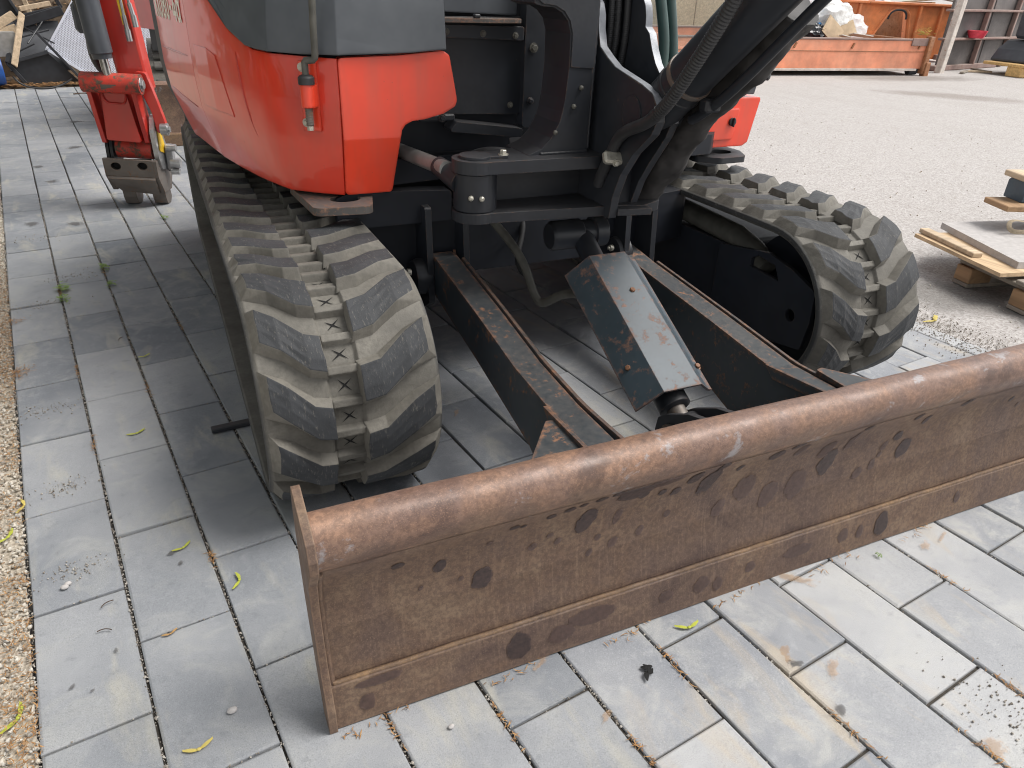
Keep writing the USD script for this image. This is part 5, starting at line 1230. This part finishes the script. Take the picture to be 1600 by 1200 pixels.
for k in range(9):
    sc = dth('scrap_board', ['pale', 'grey', 'brown', 'yellowish', 'white', 'dark', 'splintered', 'short', 'long'][k] + ' scrap board sticking out of the orange container', 'board', 2.9 + .36 * k, 2.75 + .1 * (k % 3), 'scrap boards in the orange container')
    obj('timber', box((0, 0, 1.10 + .05 * (k % 3)), (.9, .12, .03), rot=rz(17 * k) @ ry(-8 + 5 * (k % 4)), ch=.004), [wood_pale, wood_grey, wood_dark, yellow_wood, paper_white, bar_dark, wood_block, wood_pale, wood_grey][k], sc)
# bags in the low skip
def bag(name, label, cat, t, n_, z, s, seed, mat, amp=.3, freq=1.8):
    p = D0 + np.array([.9663, -.2574]) * t + np.array([.2574, .9663]) * n_
    m = blob((0, 0, z), s, seed, 4, amp, freq)
    v = m.vertices; ridg = np.abs(meshkit.fbm(v * 4.5 + seed, 4, seed) - .5) * .35
    m.vertices = v + m.vertex_normals * (ridg[:, None] * np.min(s) - .05)
    r = thing(name, label, cat, (p[0], p[1], 0), DROT, 'plastic bags and sheets' if name.startswith('plastic') else None)
    obj('film', m, mat, r, smooth=True)
bag('plastic_bag', 'large white translucent plastic bag piled in the low skip', 'bag', 1.35, .62, .78, (.52, .38, .42), 3, film_white)
bag('plastic_bag', 'clear crumpled plastic film hanging over the low skip edge', 'bag', 1.85, .68, .66, (.42, .32, .30), 5, film_clear)
bag('plastic_bag', 'grey white plastic bag at the back of the low skip', 'bag', .98, .95, 1.0, (.30, .3, .36), 8, film_clear)
bag('plastic_bag', 'blue crumpled plastic sheet beside the white bag', 'bag', .70, .55, .95, (.16, .2, .26), 6, blue_sheet)
bag('plastic_bag', 'small blue scrap of sheet under the white bag', 'bag', 1.02, .42, .76, (.10, .1, .07), 16, blue_sheet)
bag('rubbish_bag', 'glossy black rubbish bag in the low skip', 'bag', .86, .28, .63, (.24, .18, .19), 9, black_sheet, .35, 2.4)
bag('sack', 'pale grey cement sack next to the black rubbish bag', 'sack', .44, .3, .62, (.20, .18, .17), 11, concrete)
for k, (t, n_, z, s, rr, mt, lb) in enumerate([(1.22, .25, .68, (.42, .02, .30), 35, cardboard, 'brown torn cardboard sheet leaning against the black bag'), (1.50, .30, .66, (.42, .02, .24), -25, cardboard, 'creased brown cardboard below the white bag'), (1.80, .24, .615, (.42, .16, .012), 6, paper_white, 'white sheet of paper lying on the skip edge'), (1.42, .16, .60, (.20, .10, .012), 10, paper_white, 'small white paper scrap on the skip edge')]):
    c_ = dth('cardboard' if k < 2 else 'paper_sheet', lb, 'cardboard' if k < 2 else 'paper', t, n_)
    obj('sheet', box((0, 0, z), s, rot=ry(rr) @ rx(-14)), mt, c_)
tw_ = dth('weed', 'small yellow-green weed on the end of the low skip', 'weed', 2.98, .1)
obj('leaves', strips([(rng.normal(0, .09), rng.normal(0, .04), .64 + abs(rng.normal(.04, .04))) for _ in range(140)], .07, .018), seed_green, tw_)
# container wall at far right with ledges, leaning post and red pot
cw = thing('container_wall', 'dark streaked steel container side with rusty ledges at the far right', 'container', (15.0, 8.70, 0), 3.0)
for k in range(6):
    obj('wall_panel', box((.62 + .78 * k, .02 + .012 * (k % 2), .80), (.775, .05, 1.6), ch=.008), dark_wall, cw)
for z in (.545, 1.03):
    obj('ledge', box((2.5, -.04, z), (4.9, .14, .04), rot=ry(.0), ch=.008), rail_rust, cw)
for x_ in (1.45, 2.6, 3.5): obj('rib', box((x_ + .04, -.05, .8), (.07, .09, 1.6), rot=ry(4), ch=.01), rail_rust, cw)
obj('bottom_rail', box((1.2, -.03, .045), (2.4, .14, .09), ch=.01), rail_rust, cw)
po = thing('post', 'leaning rusty white steel post at the corner of the dark container', 'post', (14.82, 8.42, 0), 0)
obj('post', box((.10, 0, .70), (.14, .12, 1.45), rot=ry(4.5), ch=.012), post_white, po)
pt_ = thing('pot', 'small red plastic pot on the lower ledge of the dark container', 'pot', (16.05, 8.58, 0))
obj('pot', lathe([(0, 0), (0, .13), (.10, .17), (.13, .175), (.13, .15), (.02, .1), (.02, 0)], (0, 0, .566), (0, 0, 1), 20), pink, pt_, smooth=40)
for k, (x_, y_, r_) in enumerate([(15.4, 8.25, 20), (15.8, 8.2, -30), (16.1, 8.35, 60)]):
    s_ = thing('scrap_board', ['thin grey stick on the ground by the leaning post', 'flat broken board on the ground below the red pot', 'dark splinter on the ground right of the red pot'][k], 'board', (x_, y_, 0), r_)
    obj('timber', box((0, 0, .02), (.5, .07, .03), ch=.005), [wood_grey, wood_pale, wood_dark][k], s_)
pl2 = thing('pallet', 'yellow wooden pallet under black machine parts at the right edge', 'pallet', (15.75, 7.55, 0), -8)
obj('block', box((.10, .0, .08), (.20, .3, .16), ch=.01), yellow_wood, pl2); obj('block', box((1.1, 0, .08), (.2, .3, .16), ch=.01), yellow_wood, pl2)
obj('deck', box((.65, .2, .185), (1.3, .9, .05), ch=.008), yellow_wood, pl2)
mp = thing('machine_part', 'black moulded machine part strapped with yellow on the yellow pallet', 'machine part', (15.95, 7.6, 0), -8)
obj('housing', join(prism_v(rpoly([(.0, .212), (1.1, .212), (1.1, .60), (.35, .56), (.15, .42)], .03), -.1, .6), box((.75, .25, .85), (.7, .6, .5), ch=.05)), plastic_grey, mp)
obj('rim', box((.55, -.12, .245), (1.15, .05, .06), ch=.01), plastic_grey, mp)
obj('bracket', box((.24, -.13, .62), (.07, .05, .34), rot=ry(14), ch=.008), yellow_wood, mp)
obj('strap', box((.45, -.13, .36), (.03, .02, .40), rot=ry(12)), yellow_sticker, mp)
obj('flap', box((.42, -.14, .55), (.16, .03, .26), rot=ry(6), ch=.01), cardboard, mp)
for k in range(5): obj('fin', box((.78, -.06, .74 + .09 * k), (.66, .08, .04), ch=.01), plastic_grey, mp)
# pale crate seen through the cab
cr = dth('crate', 'pale wooden crate standing behind the cab window', 'crate', .35, 2.4)
for k in range(4): obj('board', box((-.9 + .6 * k, 0, .55), (.585, .04, 1.06), ch=.006), wood_pale, cr)
obj('board', box((0, .9, .55), (2.4, .04, 1.06), ch=.006), wood_pale, cr)
obj('crate_floor', box((0, .45, .05), (2.3, .85, .06)), wood_grey, cr)
bag('plastic_sheet', 'turquoise plastic sheet lying on the pale crate', 'sheet', .5, 2.8, 1.12, (.8, .4, .10), 21, turq_sheet)
bag('plastic_sheet', 'bright blue sheet on the left end of the pale crate', 'sheet', -.5, 2.9, 1.12, (.3, .3, .10), 22, blue_sheet)

# ================================================================== left background: mesh panel, frames, planks
Y0 = 10.8
def perforated(w, h, nx, nz):
    hx, hz = w / nx, h / nz; vs, fs = [], []
    for i in range(nx):
        for j in range(nz):
            cx, cz = (i + .5 + (.5 if j % 2 else 0)) * hx - w / 2, (j + .5) * hz
            o = len(vs); n6 = 6
            r = .27 * min(hx, hz)
            ring = [(cx + r * math.cos(a), cz + r * math.sin(a)) for a in np.linspace(0, 2 * np.pi, n6, endpoint=False)]
            sq = [(cx + hx / 2, cz), (cx + hx / 2, cz + hz / 2), (cx - hx / 2, cz + hz / 2), (cx - hx / 2, cz), (cx - hx / 2, cz - hz / 2), (cx + hx / 2, cz - hz / 2)]
            vs += [(p[0], 0, p[1]) for p in ring + sq]
            for k in range(6):
                k2 = (k + 1) % 6
                fs += [[o + k, o + 6 + k, o + 6 + k2], [o + k, o + 6 + k2, o + k2]]
    return trimesh.Trimesh(vs, fs, process=False)
mp_ = thing('mesh_panel', 'tilted white perforated metal panel leaning against the black frames', 'metal panel', (.72, Y0 + .05, 0), 4)
pm_ = perforated(1.0, 1.1, 60, 66)
sh = np.eye(4)
pm_.apply_transform(rx(-8) @ ry(38)); pm_.apply_translation((.30, 0.0, .08))
obj('sheet', pm_, mesh_white, mp_)
obj('backing', box((0, .02, .55), (.98, .006, 1.08)).apply_transform(rx(-8) @ ry(38)).apply_translation((.30, .012, .08)), bar_dark, mp_)
rimp = np.array([(-.5, 0, 0), (.5, 0, 0), (.5, 0, 1.1), (-.5, 0, 1.1)])
obj('rim', join([box((x_, 0, z_), s_) for x_, z_, s_ in ((0, 0, (1.02, .03, .025)), (0, 1.1, (1.02, .03, .025)), (-.5, .55, (.025, .03, 1.12)), (.5, .55, (.025, .03, 1.12)))]).apply_transform(rx(-8) @ ry(38)).apply_translation((.30, -.004, .08)), mesh_white, mp_)
def bar(p0, p1, w, t, mat, parent, name='bar'):
    d_, a_, b_, L = frame_to(p0, p1)
    T = np.eye(4); T[:3, 0] = d_; T[:3, 1] = a_; T[:3, 2] = np.cross(d_, a_); T[:3, 3] = (np.array(p0) + np.array(p1)) / 2
    m = box((0, 0, 0), (L, w, t), ch=.004); m.apply_transform(T)
    return obj(name, m, mat, parent)
f1 = thing('steel_rack', 'black steel box rack lying tilted in front of the mesh panel', 'rack', (.5, Y0 - .05, 0), 0, 'black steel racks')
Q = lambda x_, z_, y_=0: (x_ - .5, y_, z_)
bar(Q(.20, .26), Q(.63, .37), .04, .04, bar_dark, f1); bar(Q(.56, .575), Q(.95, -.0), .05, .03, bar_dark, f1); bar(Q(.20, .26), Q(.33, .04), .04, .04, bar_dark, f1)
obj('side_sheet', prism_v(poly([(-.29, .24), (.13, .35), (.40, .02), (-.20, .02)]), .03, .05), bar_dark, f1)
bar(Q(.38, .62, .5), Q(.90, .78, .5), .04, .10, bar_dark, f1); bar(Q(.38, .62, .5), Q(.20, .26, 0), .04, .04, bar_dark, f1)
bar(Q(.45, .45, .1), Q(.66, .66, .4), .015, .015, bar_dark, f1, 'brace'); bar(Q(.40, .64, .4), Q(.72, .45, .1), .015, .015, bar_dark, f1, 'brace'); bar(Q(.35, .50, .2), Q(.70, .58, .3), .03, .02, bar_dark, f1, 'brace'); bar(Q(.30, .35, .1), Q(.52, .45, .1), .015, .015, bar_dark, f1, 'brace')
obj('net', box((.02, .42, .40), (.62, .02, .62), rot=rx(-35)), plastic_grey, f1)
f2 = thing('steel_rack', 'black steel rack rising behind the pale plank at the left edge', 'rack', (.4, Y0 + .5, 0), 0, 'black steel racks')
bar((-.12, 0, 1.15), (.06, 0, .70), .05, .03, bar_dark, f2); bar((.06, 0, .70), (.50, .02, .80), .05, .06, bar_dark, f2); bar((.50, .02, .80), (.38, 0, 1.1), .04, .04, bar_dark, f2); bar((.06, .0, .70), (.02, .0, .03), .04, .04, bar_dark, f2)
obj('side_sheet', prism_v(poly([(-.5, 1.2), (-.12, 1.15), (.05, .72), (-.5, .55)]), .03, .05), bar_dark, f2)
pk = thing('plank', 'long pale plank standing in the black frame', 'plank', (.36, Y0 - .12, 0))
bar((.11, .25, .76), (-.10, -.02, .24), .02, .085, wood_pale, pk, 'timber')
for k, (a_, b_, lb) in enumerate([((-.22, .60), (.03, .74), 'pale timber offcut lying at the left edge above the grey trough'), ((-.25, .53), (.02, .60), 'second pale timber offcut under the first above the grey trough'), ((.10, .80), (.42, .86), 'pale batten lying across the top of the black frame')]):
    w_ = thing('timber_offcut', lb, 'timber', (.36, Y0 + .2, 0), 0, 'timber offcuts at the left edge')
    bar((a_[0], 0, a_[1]), (b_[0], .05, b_[1]), .05, .09 if k < 2 else .05, wood_pale, w_, 'timber')
tr = thing('trough', 'grey weathered concrete trough behind the blue barrel', 'trough', (.16, Y0 + .05, 0))
obj('trough', prism_v(rpoly([(-.6, .30), (.10, .32), (.20, .57), (-.6, .57)], .02), 0, .5), concrete, tr)
ba = thing('barrel', 'blue plastic barrel lying at the left edge below the black frame', 'barrel', (.02, Y0 - .1, 0))
obj('barrel', lathe([(0, 0), (0, .13), (.02, .15), (.2, .165), (.22, .175), (.24, .165), (.5, .165), (.52, .15), (.52, 0)], (-.40, .0, .19), (1, .05, 0), 28), barrel_blue, ba, smooth=40)
hp = thing('leaf_heap', 'brown heap of dry leaves and twigs behind the frames', 'leaf heap', (.7, Y0 + 1.6, 0))
obj('heap', blob((0, 0, .25), (1.6, .7, .95), 31, 4, .25, 3.0), litter if False else soil, hp, smooth=True)
obj('leaves', strips([(rng.normal(0, .7), -.55 + rng.normal(0, .12), .3 + .75 * rng.random()) for _ in range(700)], .09, .03), litter, hp, kind='stuff')
bar((.05, -.8, .1), (-.12, -.75, 1.1), .03, .05, wood_pale, thing('batten', 'thin pale batten standing against the leaf heap', 'batten', (.62, Y0 + 1.3, 0)), 'timber')
hs = thing('hose', 'thin black hose curling on the leaves under the black frame', 'hose', (.5, Y0 - .25, 0))
obj('hose', tube([(-.28, 0, .14), (-.20, -.02, .05), (-.05, -.05, .012), (.12, -.02, .02), (.30, .02, .10)], .010, 8, 40), hose_rubber, hs, smooth=60)

# ================================================================== maple trees on the left, beyond the gravel strip (mirrored in the red panel)
def leaf_cloud(n, seed, R):
    r_ = np.random.default_rng(seed)
    cl = r_.normal(0, 1, (46, 3)); cl /= np.linalg.norm(cl, axis=1, keepdims=True)
    cl = cl * (R * (.35 + .65 * r_.random((46, 1)) ** .5)) * [1, 1, .8]
    c = cl[r_.integers(0, 46, n)] + r_.normal(0, .33, (n, 3))
    a, b = r_.normal(0, 1, (n, 3)), r_.normal(0, 1, (n, 3)); a[:, 2] *= .5
    a /= np.linalg.norm(a, axis=1, keepdims=True); b -= a * (a * b).sum(1, keepdims=True); b /= np.linalg.norm(b, axis=1, keepdims=True)
    L = (.07 + .06 * r_.random((n, 1)))
    v = np.stack([c - a * L, c + b * L * .7, c + a * L, c - b * L * .7], 1).reshape(-1, 3)
    k = np.arange(n) * 4
    return trimesh.Trimesh(v, np.vstack([np.c_[k, k + 1, k + 2], np.c_[k, k + 2, k + 3]]), process=False)
tree_leaf = leaf('maple_leaf', (0.055, 0.11, 0.02), (0.15, 0.17, 0.035))
bark = plain('bark', (0.09, 0.07, 0.055), 0.9, 0.4, 18, 0.6)
for k, (x, y, hh) in enumerate([(-3.3, 2.6, 3.3), (-3.6, 5.6, 3.6), (-3.2, 8.6, 3.4)]):
    t_ = thing('maple_tree', ['nearest maple tree beyond the gravel strip on the left', 'middle maple tree beyond the gravel strip on the left', 'farthest maple tree beyond the gravel strip on the left'][k], 'tree', (x, y, -.03), 40 * k, 'maple trees beyond the gravel strip')
    obj('trunk', join([tube([(0, 0, 0), (.03, .02, 1.2), (-.04, .05, hh)], .14, 10, 14, rfun=lambda t, th: 1.25 - .6 * t)] + [tube([(0, 0, 1.2 + .25 * j), (.5 * math.cos(j * 2.1), .5 * math.sin(j * 2.1), 2.0 + .2 * j), (1.1 * math.cos(j * 2.1), 1.1 * math.sin(j * 2.1), 2.5 + .25 * j)], .05, 7, 8, rfun=lambda t, th: 1.2 - .9 * t) for j in range(5)]), bark, t_, smooth=60)
    cr_ = join(leaf_cloud(9000, 50 + k, 1.9).apply_translation((0, 0, hh - .3)), leaf_cloud(6000, 60 + k, 1.3).apply_translation((0, .6, 1.5)))
    obj('crown', cr_, tree_leaf, t_)

# ================================================================== small things on the pavers
def samara(x, y, a, mat, label, s=1.0, kind='pair'):
    r = thing('maple_seed', label, 'maple seed', (x, y, .0035), a, group='maple seeds fallen on the ground')
    for sg_ in ((-1, 1) if kind == 'pair' else (1,)):
        t = np.linspace(0, 1, 7); c = np.stack([sg_ * .028 * s * t, .006 * s * t ** 2 * 2, .0015 + .002 * np.sin(t * 3)], 1)
        w = .0012 + .0042 * s * np.sin(np.clip(t * 1.15, 0, 1) * np.pi * .85) ; w[0] = .002
        g = np.stack([c + np.c_[np.zeros(7), w, np.zeros(7)], c - np.c_[np.zeros(7), w * .6, np.zeros(7)]])
        obj('wing', shell(g, .0006), mat, r)
    obj('nutlet', blob((0, 0, .003), (.0045 * s, .0035 * s, .0026 * s), 2, 1, .1), mat, r)
for x, y, a, m_, lb, s in [(.44, 1.48, 70, seed_green, 'bright green maple seed on the paver left of the end of the blade', 1.0), (.345, 1.668, 20, seed_green, 'green maple seed beside two dark damp spots on a paver', .9),
        (1.30, .81, -15, seed_green, 'green maple seed on a joint just in front of the blade', 1.1), (.88, 2.08, 15, seed_green, 'green maple seed lying under the arms between track and blade', .9),
        (.005, 2.06, 80, seed_yellow, 'yellow maple seed at the gravel edge beside a bluish paver', 1.1), (-.035, 1.93, 50, seed_green, 'yellow-green maple seed on the gravel at the left edge', 1.2), (-.03, 1.31, 60, seed_green, 'large green and yellow maple seed on the gravel near the lower left corner', 1.3),
        (.324, 2.30, 12, seed_green, 'pale green maple seed on a paver halfway along the left track', 1.0), (.26, 1.06, 0, seed_yellow, 'yellow maple seed at the bottom edge of the photo left of centre', 1.0), (.43, 2.86, 15, seed_green, 'small green maple seed on a paver beside the middle of the left track', .8),
        (3.585, 1.60, 10, seed_yellow, 'yellow maple leaf scrap on the sand beside the right track', 2.2), (.265, 1.385, 10, seed_brown, 'orange-brown seed husk on a cross joint in front of the left track', .6)]:
    samara(x, y, a, m_, lb, s)
for x, y, s, lb in [(.215, 3.72, 1.0, 'green weed growing in the joint beside the gravel strip'), (.205, 3.60, .8, 'small green weed below the taller one in the same joint'), (.405, 3.95, .9, 'low green weed in a joint in front of the quick coupler'), (.41, 3.70, .7, 'tiny green weed tuft in the third joint from the gravel'), (.81, 4.7, .6, 'tiny green weed under the quick coupler'), (1.92, .74, .22, 'thin grass blades in the joint in front of the blade at right')]:
    r = thing('weed', lb, 'weed', (x, y, -.004), group='weeds growing in the paver joints')
    obj('leaves', strips([(rng.normal(0, .012 * s), rng.normal(0, .022 * s), .006 + .03 * s * rng.random()) for _ in range(26)], .028 * s, .009 * s), weed_green, r)
sc = thing('metal_scrap', 'flat dark metal strip sticking out from under the left track', 'metal scrap', (.58, 2.195, 0), -3)
obj('strip', box((.02, 0, .010), (.14, .028, .016), ch=.003), black_steel, sc)
for x, y, a, L, lb in [(.155, 1.555, 25, .03, 'thin curved twig on a joint near the gravel'), (.37, 3.07, 60, .03, 'small dark twig on a paver beside the left track'), (.14, 1.47, -15, .03, 'fine bent twig on the paver near the gravel strip'), (.83, 10.0, 5, .16, 'dark stick near the far end of the pavers')]:
    r = thing('twig', lb, 'twig', (x, y, .004), a, group='twigs on the pavers')
    obj('twig', tube([(-L / 2, 0, 0), (-L * .1, L * .12, .001), (L / 2, -.05 * L, .0)], .0012 if L < .1 else .01, 6, 14), twig_brown, r, smooth=60)
for x, y, s, lb in [(.335, 1.115, .0075, 'smooth pale pebble on a paver near the bottom left'), (.075, 1.66, .007, 'small beige pebble among the loose grit'), (.083, 1.67, .006, 'second small pebble touching the beige one'), (.505, .985, .004, 'tiny pale stone to the left of the blade foot'), (.70, .86, .005, 'tiny pale stone in front of the blade')]:
    r = thing('pebble', lb, 'pebble', (x, y, .002), group='loose pebbles on the pavers')
    obj('pebble', blob((0, 0, s * .6), (s * 1.3, s, s * .75), int(x * 100), 2, .15), slab_stone, r, smooth=True)
dl = thing('leaf', 'crumpled black leaf on a paver in front of the blade', 'leaf', (1.135, .765, .002), 40)
obj('leaf', strips([(rng.normal(0, .006), rng.normal(0, .004), .002) for _ in range(7)], .024, .010), black_hole, dl)
